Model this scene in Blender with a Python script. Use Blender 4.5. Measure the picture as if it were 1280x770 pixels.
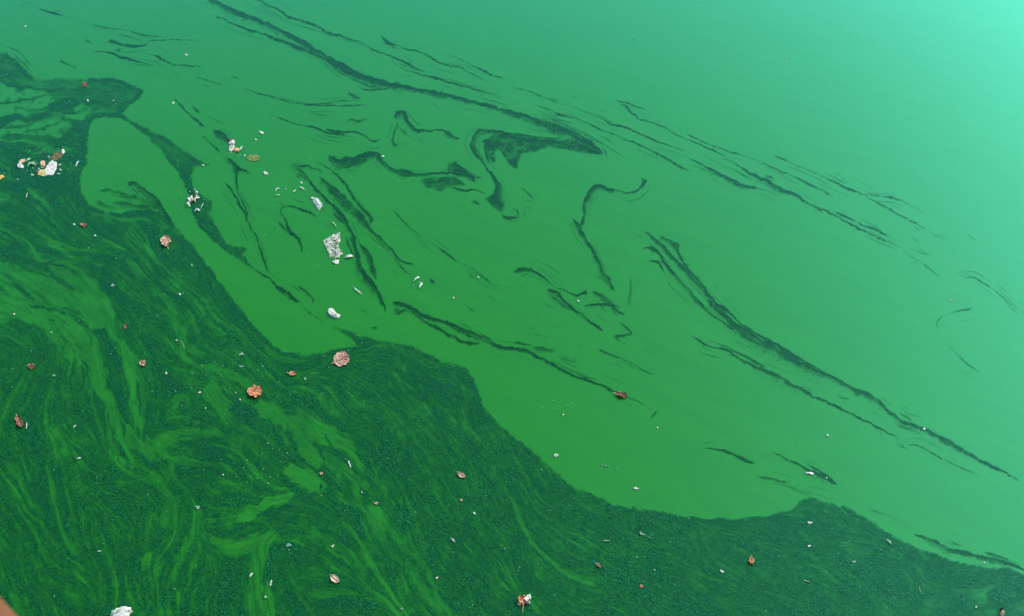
import bpy, math, random
import numpy as np

# ------------------------------------------------------------------ clear
for o in list(bpy.data.objects):
    bpy.data.objects.remove(o, do_unlink=True)
scene = bpy.context.scene
COL = scene.collection
random.seed(7)
RNG = np.random.default_rng(11)

# ------------------------------------------------------------------ camera
CAM_H = 4.5                       # eye height over the water, metres
PITCH = math.radians(40)          # looking down from a bank or a bridge
HFOV = math.radians(60)
cam_data = bpy.data.cameras.new('camera')
cam = bpy.data.objects.new('camera', cam_data)
COL.objects.link(cam)
cam.location = (0, 0, CAM_H)
cam.rotation_euler = (math.pi / 2 - PITCH, 0, 0)
cam_data.sensor_width = 36
cam_data.lens = 18 / math.tan(HFOV / 2)
cam_data.clip_start = 0.05
cam_data.clip_end = 4000
cam_data.dof.use_dof = True
cam_data.dof.focus_distance = 6.6
cam_data.dof.aperture_fstop = 5.6
scene.camera = cam
FPX = 640 / math.tan(HFOV / 2)

# ------------------------------------------------------------------ sky and sun
SUN_EL = math.radians(43)
SUN_AZ = math.radians(50)         # clockwise from the view direction: ahead, to the right
world = bpy.data.worlds.new('World')
scene.world = world
world.use_nodes = True
wn = world.node_tree.nodes
wl = world.node_tree.links
bg = wn.get('Background') or wn.new('ShaderNodeBackground')
sky = wn.new('ShaderNodeTexSky')
sky.sky_type = 'NISHITA'
sky.sun_disc = False
sky.sun_elevation = SUN_EL
sky.sun_rotation = SUN_AZ
sky.dust_density = 5.0
sky.air_density = 1.0
wl.new(sky.outputs[0], bg.inputs[0])
bg.inputs[1].default_value = 0.15
sun_data = bpy.data.lights.new('sun', 'SUN')
sun_data.energy = 0.5
sun_data.angle = math.radians(24)
sun_data.color = (1.0, 0.96, 0.9)
sun = bpy.data.objects.new('sun', sun_data)
COL.objects.link(sun)
sun.rotation_euler = (math.pi / 2 - SUN_EL, 0, math.pi - SUN_AZ)

scene.view_settings.view_transform = 'Standard'
scene.view_settings.look = 'None'
scene.view_settings.gamma = 1
scene.view_settings.use_curve_mapping = False
scene.view_settings.exposure = 1.1
scene.render.engine = 'CYCLES'

# ------------------------------------------------------------------ helpers
SP, CP = math.sin(PITCH), math.cos(PITCH)

def ground(px, py):
    """point of the water surface seen at a place of the photograph (1280 x 770)"""
    px = np.asarray(px, float); py = np.asarray(py, float)
    a = (px - 640) / FPX
    b = (385 - py) / FPX
    dx, dy, dz = a, CP + b * SP, -SP + b * CP
    t = CAM_H / -dz
    return dx * t, dy * t

def scale_at(px, py):
    x0, y0 = ground(px, py); x1, _ = ground(px + 1, py); _, y1 = ground(px, py - 1)
    return float(x1 - x0), float(y1 - y0)

def hash2(ix, iy, seed):
    h = (ix.astype(np.int64) * 374761393 + iy.astype(np.int64) * 668265263 + seed * 982451653) & 0xffffffff
    h = ((h ^ (h >> 13)) * 1274126177) & 0xffffffff
    h = (h ^ (h >> 16)) & 0xffffff
    return h / float(0xffffff)

def vnoise(x, y, seed=0):
    xi = np.floor(x); yi = np.floor(y)
    fx = x - xi; fy = y - yi
    fx = fx * fx * (3 - 2 * fx); fy = fy * fy * (3 - 2 * fy)
    a = hash2(xi, yi, seed); b = hash2(xi + 1, yi, seed)
    c = hash2(xi, yi + 1, seed); d = hash2(xi + 1, yi + 1, seed)
    return (a * (1 - fx) + b * fx) * (1 - fy) + (c * (1 - fx) + d * fx) * fy

def fbm(x, y, seed=0, octaves=4):
    v = 0; amp = 0.5; tot = 0
    for k in range(octaves):
        v = v + amp * vnoise(x * 2 ** k, y * 2 ** k, seed + k * 17); tot += amp; amp *= 0.5
    return v / tot

def sstep(a, b, x):
    t = np.clip((x - a) / (b - a), 0, 1)
    return t * t * (3 - 2 * t)

def smooth_path(pts, wid, step=1.5):
    P = np.array(pts, float); W = np.array(wid, float)
    n = len(P)
    if n < 3:
        m = max(2, int(np.hypot(*(P[-1] - P[0])) / step))
        t = np.linspace(0, 1, m)[:, None]
        return P[0] * (1 - t) + P[-1] * t, (W[0] * (1 - t) + W[-1] * t)[:, 0]
    E = np.vstack([2 * P[0] - P[1], P, 2 * P[-1] - P[-2]])
    out = []; ow = []
    for i in range(n - 1):
        p0, p1, p2, p3 = E[i], E[i + 1], E[i + 2], E[i + 3]
        m = max(2, int(np.hypot(*(p2 - p1)) / step))
        t = np.linspace(0, 1, m, endpoint=False)[:, None]
        out.append(0.5 * (2 * p1 + (p2 - p0) * t + (2 * p0 - 5 * p1 + 4 * p2 - p3) * t ** 2 + (3 * p1 - p0 - 3 * p2 + p3) * t ** 3))
        ow.append(((W[i] * (1 - t) + W[i + 1] * t))[:, 0])
    out.append(P[-1:]); ow.append(W[-1:])
    return np.vstack(out), np.concatenate(ow)

def stroke_coords(X, Y, pts, wid):
    """distance, signed offset, arc length, local width of every grid node"""
    C, W = smooth_path(pts, wid)
    seg = np.diff(C, axis=0)
    S = np.concatenate([[0], np.cumsum(np.hypot(seg[:, 0], seg[:, 1]))])
    T = np.gradient(C, axis=0); T /= np.maximum(np.hypot(T[:, 0], T[:, 1])[:, None], 1e-6)
    sh = X.shape
    xf = X.ravel(); yf = Y.ravel()
    best = np.full(xf.size, 1e12); bi = np.zeros(xf.size, int)
    for i in range(len(C)):
        d = (xf - C[i, 0]) ** 2 + (yf - C[i, 1]) ** 2
        m = d < best
        best[m] = d[m]; bi[m] = i
    dx = xf - C[bi, 0]; dy = yf - C[bi, 1]
    t = dx * -T[bi, 1] + dy * T[bi, 0]
    s = S[bi] + dx * T[bi, 0] + dy * T[bi, 1]
    return np.sqrt(best).reshape(sh), t.reshape(sh), s.reshape(sh), W[bi].reshape(sh), S[-1]

def link(o, parent=None):
    COL.objects.link(o)
    if parent is not None:
        o.parent = parent
    return o

def mesh_obj(name, verts, faces, mat, parent=None, smooth=False):
    me = bpy.data.meshes.new(name)
    me.from_pydata([tuple(map(float, v)) for v in verts], [], faces)
    me.update()
    if smooth:
        me.polygons.foreach_set('use_smooth', [True] * len(me.polygons))
    me.materials.append(mat)
    return link(bpy.data.objects.new(name, me), parent)

def tag(o, label=None, cat=None, group=None, kind=None):
    if label: o['label'] = label
    if cat: o['category'] = cat
    if group: o['group'] = group
    if kind: o['kind'] = kind
    return o

def film_mesh(name, gx, gy, D, mat, z, lo=0.05, parent=None):
    """flat patch of floating algae: cells of a grid where there is any cover"""
    keep = (np.maximum.reduce([D[:-1, :-1], D[1:, :-1], D[:-1, 1:], D[1:, 1:]]) > lo)
    r, c = np.nonzero(keep)
    nx = D.shape[1]
    quads = np.stack([(r + 1) * nx + c, (r + 1) * nx + c + 1, r * nx + c + 1, r * nx + c], 1)
    used, inv = np.unique(quads.ravel(), return_inverse=True)
    quads = inv.reshape(-1, 4)
    ur, uc = used // nx, used % nx
    wx, wy = ground(gx[uc], gy[ur])
    me = bpy.data.meshes.new(name)
    me.vertices.add(len(used))
    ox, oy = float(wx.mean()), float(wy.mean())
    co = np.stack([wx - ox, wy - oy, np.zeros_like(wx)], 1)
    me.vertices.foreach_set('co', co.ravel())
    nq = len(quads)
    me.loops.add(nq * 4)
    me.loops.foreach_set('vertex_index', quads.ravel().astype(np.int32))
    me.polygons.add(nq)
    me.polygons.foreach_set('loop_start', np.arange(0, nq * 4, 4, dtype=np.int32))
    at = me.attributes.new('cover', 'FLOAT', 'POINT')
    cov = np.clip((D.ravel()[used] - lo) / (1 - lo), 0, 1)
    at.data.foreach_set('value', cov.astype(np.float32))
    me.update(calc_edges=True)
    me.validate()
    me.materials.append(mat)
    o = link(bpy.data.objects.new(name, me), parent)
    o.location = (ox, oy, z)
    return o

# ------------------------------------------------------------------ materials
class NT:
    def __init__(self, name):
        self.m = bpy.data.materials.new(name); self.m.use_nodes = True
        self.t = self.m.node_tree; self.t.nodes.clear()
        self.out = self.n('ShaderNodeOutputMaterial')
    def n(self, kind, **kw):
        nd = self.t.nodes.new(kind)
        for k, v in kw.items(): setattr(nd, k, v)
        return nd
    def l(self, a, b): self.t.links.new(a, b)
    def pos(self, scale=1.0):
        g = self.n('ShaderNodeNewGeometry')
        return g.outputs['Position']
    def noise(self, scale, detail=3, rough=0.5, vec=None, dist=0):
        nd = self.n('ShaderNodeTexNoise')
        nd.inputs['Scale'].default_value = scale; nd.inputs['Detail'].default_value = detail
        nd.inputs['Roughness'].default_value = rough; nd.inputs['Distortion'].default_value = dist
        self.l(vec if vec is not None else self.pos(), nd.inputs['Vector'])
        return nd.outputs[0]
    def ramp(self, fac, stops):
        r = self.n('ShaderNodeValToRGB')
        while len(r.color_ramp.elements) < len(stops): r.color_ramp.elements.new(0.5)
        for e, (p, c) in zip(r.color_ramp.elements, stops):
            e.position = p; e.color = (*c, 1) if len(c) == 3 else c
        self.l(fac, r.inputs[0]); return r.outputs[0]
    def math(self, op, a, b=None, clamp=False):
        m = self.n('ShaderNodeMath', operation=op); m.use_clamp = clamp
        for i, v in enumerate((a, b)):
            if v is None: continue
            if isinstance(v, (int, float)): m.inputs[i].default_value = v
            else: self.l(v, m.inputs[i])
        return m.outputs[0]
    def mixc(self, fac, a, b):
        m = self.n('ShaderNodeMix', data_type='RGBA')
        if isinstance(fac, (int, float)): m.inputs[0].default_value = fac
        else: self.l(fac, m.inputs[0])
        for i, v in ((6, a), (7, b)):
            if isinstance(v, tuple): m.inputs[i].default_value = (*v, 1)
            else: self.l(v, m.inputs[i])
        return m.outputs[2]
    def wet(self, colour, rough, sheen, bump=None):
        """body colour under a wet, tinted skin that mirrors the sky by Fresnel"""
        d = self.n('ShaderNodeBsdfDiffuse'); self.l(colour, d.inputs[0])
        g = self.n('ShaderNodeBsdfGlossy'); g.inputs['Roughness'].default_value = rough
        g.inputs['Color'].default_value = (*sheen, 1)
        f = self.n('ShaderNodeFresnel'); f.inputs['IOR'].default_value = 1.31
        if bump is not None:
            for nd in (d, g, f): self.l(bump, nd.inputs['Normal'])
        mx = self.n('ShaderNodeMixShader')
        self.l(f.outputs[0], mx.inputs[0]); self.l(d.outputs[0], mx.inputs[1]); self.l(g.outputs[0], mx.inputs[2])
        return mx.outputs[0]
    def bump(self, height, strength, dist):
        b = self.n('ShaderNodeBump'); b.inputs['Strength'].default_value = strength; b.inputs['Distance'].default_value = dist
        self.l(height, b.inputs['Height']); return b.outputs[0]

SHEEN = (0.17, 0.94, 0.93)
FILM = (0.0125, 0.150, 0.0055)
ROUGH = 0.42

def water_material():
    k = NT('algae_rich_water')
    mp = k.n('ShaderNodeMapping', vector_type='TEXTURE'); mp.inputs['Rotation'].default_value = (0, 0, math.radians(-38))
    mp.inputs['Scale'].default_value = (4.0, 0.8, 1); k.l(k.pos(), mp.inputs[0])
    broad = k.noise(0.6, 3, 0.5, mp.outputs[0], 0.4)
    streak = k.noise(5.0, 4, 0.6, mp.outputs[0], 0.6)
    grain = k.noise(110, 3, 0.7)
    c1 = k.mixc(broad, tuple(v * 0.90 for v in FILM), tuple(v * 1.10 for v in FILM))
    c2 = k.mixc(k.ramp(streak, [(0.25, (0, 0, 0)), (0.75, (1, 1, 1))]), tuple(a * b for a, b in zip(FILM, (0.8, 0.88, 1.05))), c1)
    sp = k.ramp(grain, [(0.34, (0.55, 0.76, 0.72)), (0.5, (0.95, 0.97, 0.96)), (0.64, (1.0, 1.0, 1.0))])
    mul = k.n('ShaderNodeMix', data_type='RGBA', blend_type='MULTIPLY'); mul.inputs[0].default_value = 1
    k.l(c2, mul.inputs[6]); k.l(sp, mul.inputs[7])
    b = k.bump(k.noise(1.3, 2, 0.5), 0.15, 0.02)
    k.l(k.wet(mul.outputs[2], ROUGH, SHEEN, b), k.out.inputs[0])
    return k.m

def algae_material(name, lo, mid, hi, strength=1.0, matte=0.7):
    """dark floating algae: cover attribute says how thick the layer lies"""
    k = NT(name)
    a = k.n('ShaderNodeAttribute', attribute_name='cover')
    mp = k.n('ShaderNodeMapping', vector_type='TEXTURE'); mp.inputs['Rotation'].default_value = (0, 0, math.radians(-45))
    mp.inputs['Scale'].default_value = (2.0, 0.8, 1); k.l(k.pos(), mp.inputs[0])
    fine = k.noise(150, 3, 0.75, mp.outputs[0])
    med = k.noise(38, 3, 0.65, mp.outputs[0], 0.8)
    tone = k.noise(2.2, 3, 0.5)
    col = k.ramp(fine, [(0.40, lo), (0.50, mid), (0.60, hi)])
    col = k.mixc(k.ramp(tone, [(0.35, (0, 0, 0)), (0.7, (0.55, 0.55, 0.55))]), col, (0.001, 0.046, 0.013))
    gr = k.math('ADD', k.math('MULTIPLY', k.math('SUBTRACT', med, 0.5), 0.9), k.math('MULTIPLY', k.math('SUBTRACT', fine, 0.5), 1.1))
    inner = k.math('MULTIPLY', gr, k.math('MULTIPLY', a.outputs['Fac'], 1.3, True))
    al = k.math('MULTIPLY', k.math('ADD', a.outputs['Fac'], inner), strength, True)
    sh = k.wet(col, 0.5, tuple(v * matte for v in SHEEN))      # clumps are duller than the film
    tr = k.n('ShaderNodeBsdfTransparent')
    mx = k.n('ShaderNodeMixShader'); k.l(al, mx.inputs[0]); k.l(tr.outputs[0], mx.inputs[1]); k.l(sh, mx.inputs[2])
    k.l(mx.outputs[0], k.out.inputs[0])
    return k.m

def simple_material(name, stops, scale=40, rough=0.5, bump=0.3, spec=0.4, detail=4):
    k = NT(name)
    nz = k.noise(scale, detail, 0.6)
    p = k.n('ShaderNodeBsdfPrincipled')
    k.l(k.ramp(nz, stops), p.inputs['Base Color'])
    p.inputs['Roughness'].default_value = rough
    p.inputs['Specular IOR Level'].default_value = spec
    k.l(k.bump(nz, bump, 0.004), p.inputs['Normal'])
    k.l(p.outputs[0], k.out.inputs[0])
    return k.m

def plastic_material(name, base, dirt, clear, scale=30):
    """thin crumpled plastic film with algae showing through its clear patches"""
    k = NT(name)
    nz = k.noise(scale, 4, 0.65, None, 0.5)
    p = k.n('ShaderNodeBsdfPrincipled')
    k.l(k.ramp(nz, [(0.30, dirt), (0.52, base), (0.8, base)]), p.inputs['Base Color'])
    p.inputs['Roughness'].default_value = 0.25
    tr = k.n('ShaderNodeBsdfTransparent')
    mx = k.n('ShaderNodeMixShader')
    k.l(k.ramp(nz, [(0.40, (1 - clear,) * 3), (0.62, (0.90,) * 3)]), mx.inputs[0])
    k.l(tr.outputs[0], mx.inputs[1]); k.l(p.outputs[0], mx.inputs[2])
    k.l(mx.outputs[0], k.out.inputs[0])
    return k.m

M = {}
M['water'] = water_material()
M['mat'] = algae_material('dark_algae_mat', (0.0002, 0.013, 0.003), (0.001, 0.045, 0.012), (0.008, 0.125, 0.034), 1.0)
M['streak'] = algae_material('dark_algae_streak', (0.0002, 0.009, 0.002), (0.001, 0.020, 0.004), (0.004, 0.050, 0.011), 1.0, 0.75)
M['foam'] = simple_material('white_foam', [(0.36, (0.10, 0.22, 0.14)), (0.46, (0.36, 0.40, 0.37)), (0.62, (0.54, 0.56, 0.54))], 60, 0.6)
M['greyfoam'] = simple_material('algae_stained_foam', [(0.3, (0.03, 0.12, 0.06)), (0.55, (0.14, 0.27, 0.19)), (1, (0.40, 0.48, 0.42))], 70, 0.6)
M['leaf_pink'] = simple_material('dry_pinkish_leaf', [(0.32, (0.09, 0.045, 0.03)), (0.48, (0.27, 0.17, 0.12)), (0.64, (0.48, 0.36, 0.27))], 70, 0.6, 0.15)
M['leaf_orange'] = simple_material('dry_orange_leaf', [(0.32, (0.10, 0.016, 0.006)), (0.48, (0.34, 0.10, 0.035)), (0.62, (0.58, 0.34, 0.17))], 75, 0.6, 0.15)
M['leaf_brown'] = simple_material('wet_brown_leaf', [(0.3, (0.03, 0.014, 0.006)), (0.5, (0.12, 0.045, 0.018)), (0.75, (0.24, 0.11, 0.05))], 80, 0.5, 0.15)
M['leaf_pale'] = simple_material('bleached_leaf', [(0.3, (0.20, 0.13, 0.08)), (0.5, (0.40, 0.30, 0.20)), (0.75, (0.55, 0.48, 0.36))], 70, 0.6, 0.15)
M['vein_dark'] = simple_material('dark_leaf_vein', [(0.3, (0.04, 0.015, 0.01)), (0.7, (0.10, 0.04, 0.02))], 90, 0.6)
M['vein_pale'] = simple_material('pale_leaf_vein', [(0.3, (0.22, 0.14, 0.08)), (0.7, (0.42, 0.32, 0.20))], 90, 0.6)
M['bag'] = plastic_material('milky_plastic_film', (0.38, 0.44, 0.38), (0.05, 0.16, 0.05), 0.92, 24)
M['foil'] = plastic_material('bluish_white_wrapper', (0.44, 0.52, 0.53), (0.10, 0.28, 0.22), 0.5, 45)
M['yellowbag'] = plastic_material('pale_yellow_film', (0.50, 0.46, 0.18), (0.26, 0.22, 0.05), 0.3, 40)
M['greenfilm'] = plastic_material('pale_green_strip', (0.20, 0.42, 0.22), (0.04, 0.20, 0.06), 0.5, 40)
M['oilfilm'] = plastic_material('yellow_green_film', (0.16, 0.22, 0.03), (0.05, 0.17, 0.02), 0.85, 40)
M['brownfilm'] = plastic_material('brownish_film', (0.14, 0.11, 0.02), (0.04, 0.13, 0.02), 0.85, 40)
M['black'] = simple_material('black_plastic', [(0.3, (0.006, 0.008, 0.008)), (0.7, (0.02, 0.024, 0.024))], 60, 0.4)
M['orange'] = simple_material('orange_wrapper', [(0.3, (0.50, 0.16, 0.04)), (0.7, (0.75, 0.36, 0.12))], 60, 0.4)
M['yellow'] = simple_material('yellow_scrap', [(0.3, (0.34, 0.22, 0.03)), (0.7, (0.46, 0.36, 0.08))], 60, 0.4)
M['beige'] = simple_material('beige_wood', [(0.3, (0.22, 0.16, 0.09)), (0.7, (0.50, 0.42, 0.30))], 60, 0.7)
M['rust'] = simple_material('weathered_orange_brown_paint', [(0.25, (0.035, 0.010, 0.004)), (0.5, (0.09, 0.03, 0.010)), (0.8, (0.16, 0.06, 0.02))], 18, 0.65)
M['speck'] = simple_material('pale_floating_specks', [(0.3, (0.05, 0.20, 0.10)), (0.5, (0.16, 0.32, 0.22)), (0.75, (0.50, 0.55, 0.50))], 9, 0.6, 0.0)
M['bubble'] = simple_material('algae_bubble_skin', [(0.3, (0.02, 0.14, 0.06)), (0.55, (0.08, 0.24, 0.15)), (0.8, (0.25, 0.40, 0.32))], 60, 0.15, 0.1, 0.8)

# ------------------------------------------------------------------ water
def build_water():
    # one sheet to the horizon, finer near the camera
    xs = [-1500, -300, -60, -20, -8, 0, 8, 20, 60, 300, 1500]
    ys = [-300, -40, -10, 0, 6, 12, 20, 60, 300, 1800]
    v = [(x, y, 0) for y in ys for x in xs]
    n = len(xs)
    f = [(j * n + i, j * n + i + 1, (j + 1) * n + i + 1, (j + 1) * n + i) for j in range(len(ys) - 1) for i in range(n - 1)]
    o = mesh_obj('water', v, f, M['water'])
    tag(o, 'still green water thick with algae', 'water', kind='structure')
build_water()

# ------------------------------------------------------------------ the algae mat
MAT_OUTLINE = [(-170, 20), (-60, 52), (0, 67), (8, 66), (20, 75), (32, 88), (42, 97), (60, 98), (100, 99), (143, 97), (165, 106), (181, 115),
    (172, 125), (160, 134), (151, 142), (165, 152), (180, 159), (205, 171), (230, 187), (248, 200), (263, 208), (250, 206), (242, 207), (240, 218), (241, 236),
    (256, 245), (266, 253), (264, 268), (272, 286), (282, 306), (296, 309), (309, 309), (304, 318), (312, 330), (322, 339), (304, 328), (280, 312), (264, 298), (252, 286),
    (241, 265), (235, 246), (230, 225), (221, 213), (203, 190), (186, 172), (168, 158), (150, 147), (130, 146), (119, 148), (112, 154), (109, 182), (109, 200), (100, 221),
    (101, 239), (112, 258), (130, 264), (150, 266), (170, 264), (186, 262), (200, 266), (214, 276), (230, 294), (249, 317), (268, 341), (286, 369), (304, 390),
    (320, 410), (336, 427), (354, 440), (376, 443), (398, 442), (424, 436), (447, 432), (444, 426), (432, 417), (416, 409), (434, 413), (450, 420), (481, 427), (517, 433),
    (536, 444), (562, 454), (582, 459), (593, 476), (599, 492), (606, 509), (621, 528), (640, 544), (661, 560), (671, 570), (692, 588), (710, 604), (731, 614),
    (754, 623), (766, 632), (796, 636), (827, 640), (853, 646), (887, 648), (920, 649), (960, 645), (989, 637), (1001, 626), (1014, 622), (1033, 627), (1064, 637),
    (1090, 654), (1116, 670), (1142, 684), (1168, 693), (1199, 704), (1233, 710), (1259, 709), (1280, 719), (1340, 752), (1400, 800), (1420, 860), (1380, 905),
    (900, 930), (400, 930), (0, 920), (-160, 900), (-190, 600), (-185, 300)]

# light wisps: (path, width, how much of the cover is gone)
WISPS = [
    ([(-80, 225), (-40, 245), (0, 265), (16, 276), (39, 286), (60, 299), (86, 320), (104, 335), (117, 351), (127, 367), (135, 390)], 7, .55),
    ([(-60, 255), (0, 286), (16, 294), (31, 304), (44, 317), (52, 325), (65, 325), (83, 330), (104, 341), (114, 356), (130, 372), (134, 392)], 6, .8),
    ([(52, 325), (58, 340), (70, 352), (84, 362), (100, 372)], 4, .5),
    ([(-70, 330), (0, 347), (40, 356), (80, 369), (108, 382), (128, 402)], 32, .85),
    ([(-40, 372), (0, 385), (35, 388), (65, 400), (90, 418), (110, 436), (122, 460)], 34, .85),
    ([(60, 340), (80, 345), (100, 356), (118, 378), (130, 400)], 14, .75),
    ([(-30, 205), (0, 240), (14, 246)], 14, .6),
    ([(114, 452), (120, 470), (130, 494), (140, 518), (145, 536), (156, 562), (166, 580)], 14, .85),
    ([(122, 450), (132, 468), (145, 502), (158, 528), (169, 548)], 9, .8),
    ([(128, 380), (138, 398), (145, 424), (156, 448), (166, 468), (171, 494), (177, 525), (179, 546), (190, 572)], 12, .9),
    ([(140, 392), (152, 412), (164, 436), (176, 462), (182, 492)], 5, .55),
    ([(166, 380), (182, 396), (197, 409), (208, 426)], 3, .55),
    ([(160, 402), (172, 425), (180, 446)], 2.5, .5),
    ([(205, 372), (221, 401), (231, 419), (234, 440), (249, 455), (273, 463), (296, 468), (320, 484)], 9, .7),
    ([(236, 424), (246, 440), (262, 446), (284, 446)], 10, .45),
    ([(262, 482), (274, 496), (286, 508)], 24, .8),
    ([(280, 512), (300, 530), (322, 546), (344, 560)], 9, .6),
    ([(216, 508), (222, 497), (236, 494), (240, 506)], 8, .6),
    ([(239, 543), (260, 540), (280, 547), (299, 562)], 12, .65),
    ([(192, 552), (208, 544), (224, 537), (244, 538)], 18, .75),
    ([(164, 550), (180, 556), (194, 560), (206, 572)], 26, .8),
    ([(326, 505), (345, 516), (372, 532), (402, 545), (436, 562)], 26, .85),
    ([(366, 530), (376, 552), (392, 572), (400, 580)], 26, .8),
    ([(362, 586), (376, 594), (390, 604), (398, 616)], 32, .95),
    ([(300, 645), (322, 637), (340, 626), (362, 624)], 18, .95),
    ([(270, 678), (295, 684), (322, 676), (345, 670)], 22, .85),
    ([(336, 668), (326, 690), (324, 716), (330, 750), (336, 790), (345, 850)], 20, .9),
    ([(312, 700), (314, 740), (318, 780), (320, 840)], 12, .6),
    ([(406, 568), (424, 586), (437, 601), (447, 627), (460, 648), (476, 674), (491, 695), (512, 715), (533, 739), (549, 757), (580, 800)], 11, .7),
    ([(434, 560), (445, 583), (455, 604), (465, 622), (476, 638), (491, 661), (507, 682), (525, 700), (541, 726), (560, 760), (590, 810)], 9, .75),
    ([(466, 634), (474, 648), (482, 662)], 17, .8),
    ([(462, 572), (471, 591), (481, 614), (497, 640), (507, 674), (517, 692), (536, 716)], 4, .65),
    ([(369, 648), (393, 666), (411, 682), (432, 689), (447, 702), (458, 723), (462, 745)], 8, .65),
    ([(382, 738), (411, 738), (432, 735), (455, 744), (480, 752)], 12, .65),
    ([(400, 735), (388, 750), (410, 772)], 7, .45),
    ([(573, 643), (573, 664)], 13, .55),
    ([(166, 570), (187, 593), (203, 614), (208, 632), (206, 660)], 14, .65),
    ([(222, 570), (214, 590), (211, 617), (229, 640), (231, 684), (226, 710)], 7, .5),
    ([(213, 578), (226, 574), (239, 579)], 12, .55),
    ([(184, 657), (184, 678)], 7, .65),
    ([(282, 656), (310, 640), (326, 650)], 22, .45),
    ([(1194, 742), (1222, 745), (1262, 742)], 26, .6),
    ([(1150, 752), (1192, 752)], 8, .3),
    ([(908, 699), (922, 706), (936, 716)], 9, .5),
    ([(860, 672), (886, 688), (910, 700)], 3, .3),
    ([(760, 640), (782, 648), (800, 656)], 4, .4),
    ([(480, 700), (500, 730), (520, 760), (548, 800)], 5, .45),
    ([(60, 470), (75, 440), (82, 456), (84, 470)], 9, .45),
    ([(66, 540), (80, 600), (110, 640)], 8, .25), ([(10, 600), (40, 640), (60, 690)], 10, .22),
    ([(110, 600), (150, 604), (180, 612)], 12, .35), ([(70, 690), (90, 705), (120, 715)], 12, .25),
    ([(600, 720), (640, 740), (690, 752), (740, 772)], 10, .22), ([(640, 690), (690, 710), (740, 716)], 8, .2),
    ([(700, 630), (770, 650), (820, 680), (880, 720)], 3, .3), ([(430, 520), (490, 545), (540, 590), (590, 640)], 3, .25),
    ([(340, 480), (380, 505), (430, 530), (470, 560)], 3, .3), ([(500, 470), (540, 500), (580, 540), (630, 600)], 3, .2),
    ([(1060, 690), (1110, 712), (1140, 740)], 3, .3), ([(150, 300), (180, 320), (215, 350), (240, 390)], 3, .3),
    ([(110, 300), (140, 325), (170, 350), (196, 376)], 5, .4), ([(90, 290), (120, 305), (150, 330), (180, 362)], 3, .4),
    ([(20, 265), (50, 280), (80, 290), (104, 300)], 5, .35),
]
# open film round the top left corner of the mat, and the dark patches that lie in it
HOLES = [
    ([(-150, 88), (-60, 105), (0, 118), (30, 120), (62, 122)], 20, .96),
    ([(-160, 140), (-60, 132), (0, 133), (40, 131), (58, 128)], 20, .93),
    ([(-160, 165), (-60, 158), (0, 165), (40, 160), (84, 148), (104, 138)], 20, .93),
    ([(0, 160), (36, 163), (66, 160), (90, 150)], 24, .85),
    ([(20, 176), (50, 172), (86, 166)], 12, .6),
    ([(94, 135), (104, 131), (113, 137), (100, 141)], 6, .8),
    ([(40, 178), (70, 188), (92, 186)], 10, .55),
    ([(10, 84), (40, 103), (90, 108), (130, 112), (166, 115)], 30, .34), ([(110, 135), (140, 138), (150, 132)], 14, .3),
    ([(170, 160), (205, 184), (232, 206)], 12, .22), ([(116, 262), (136, 270), (160, 274), (190, 272), (208, 284)], 9, .6), ([(104, 240), (110, 258), (124, 268)], 6, .5),
]
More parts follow.
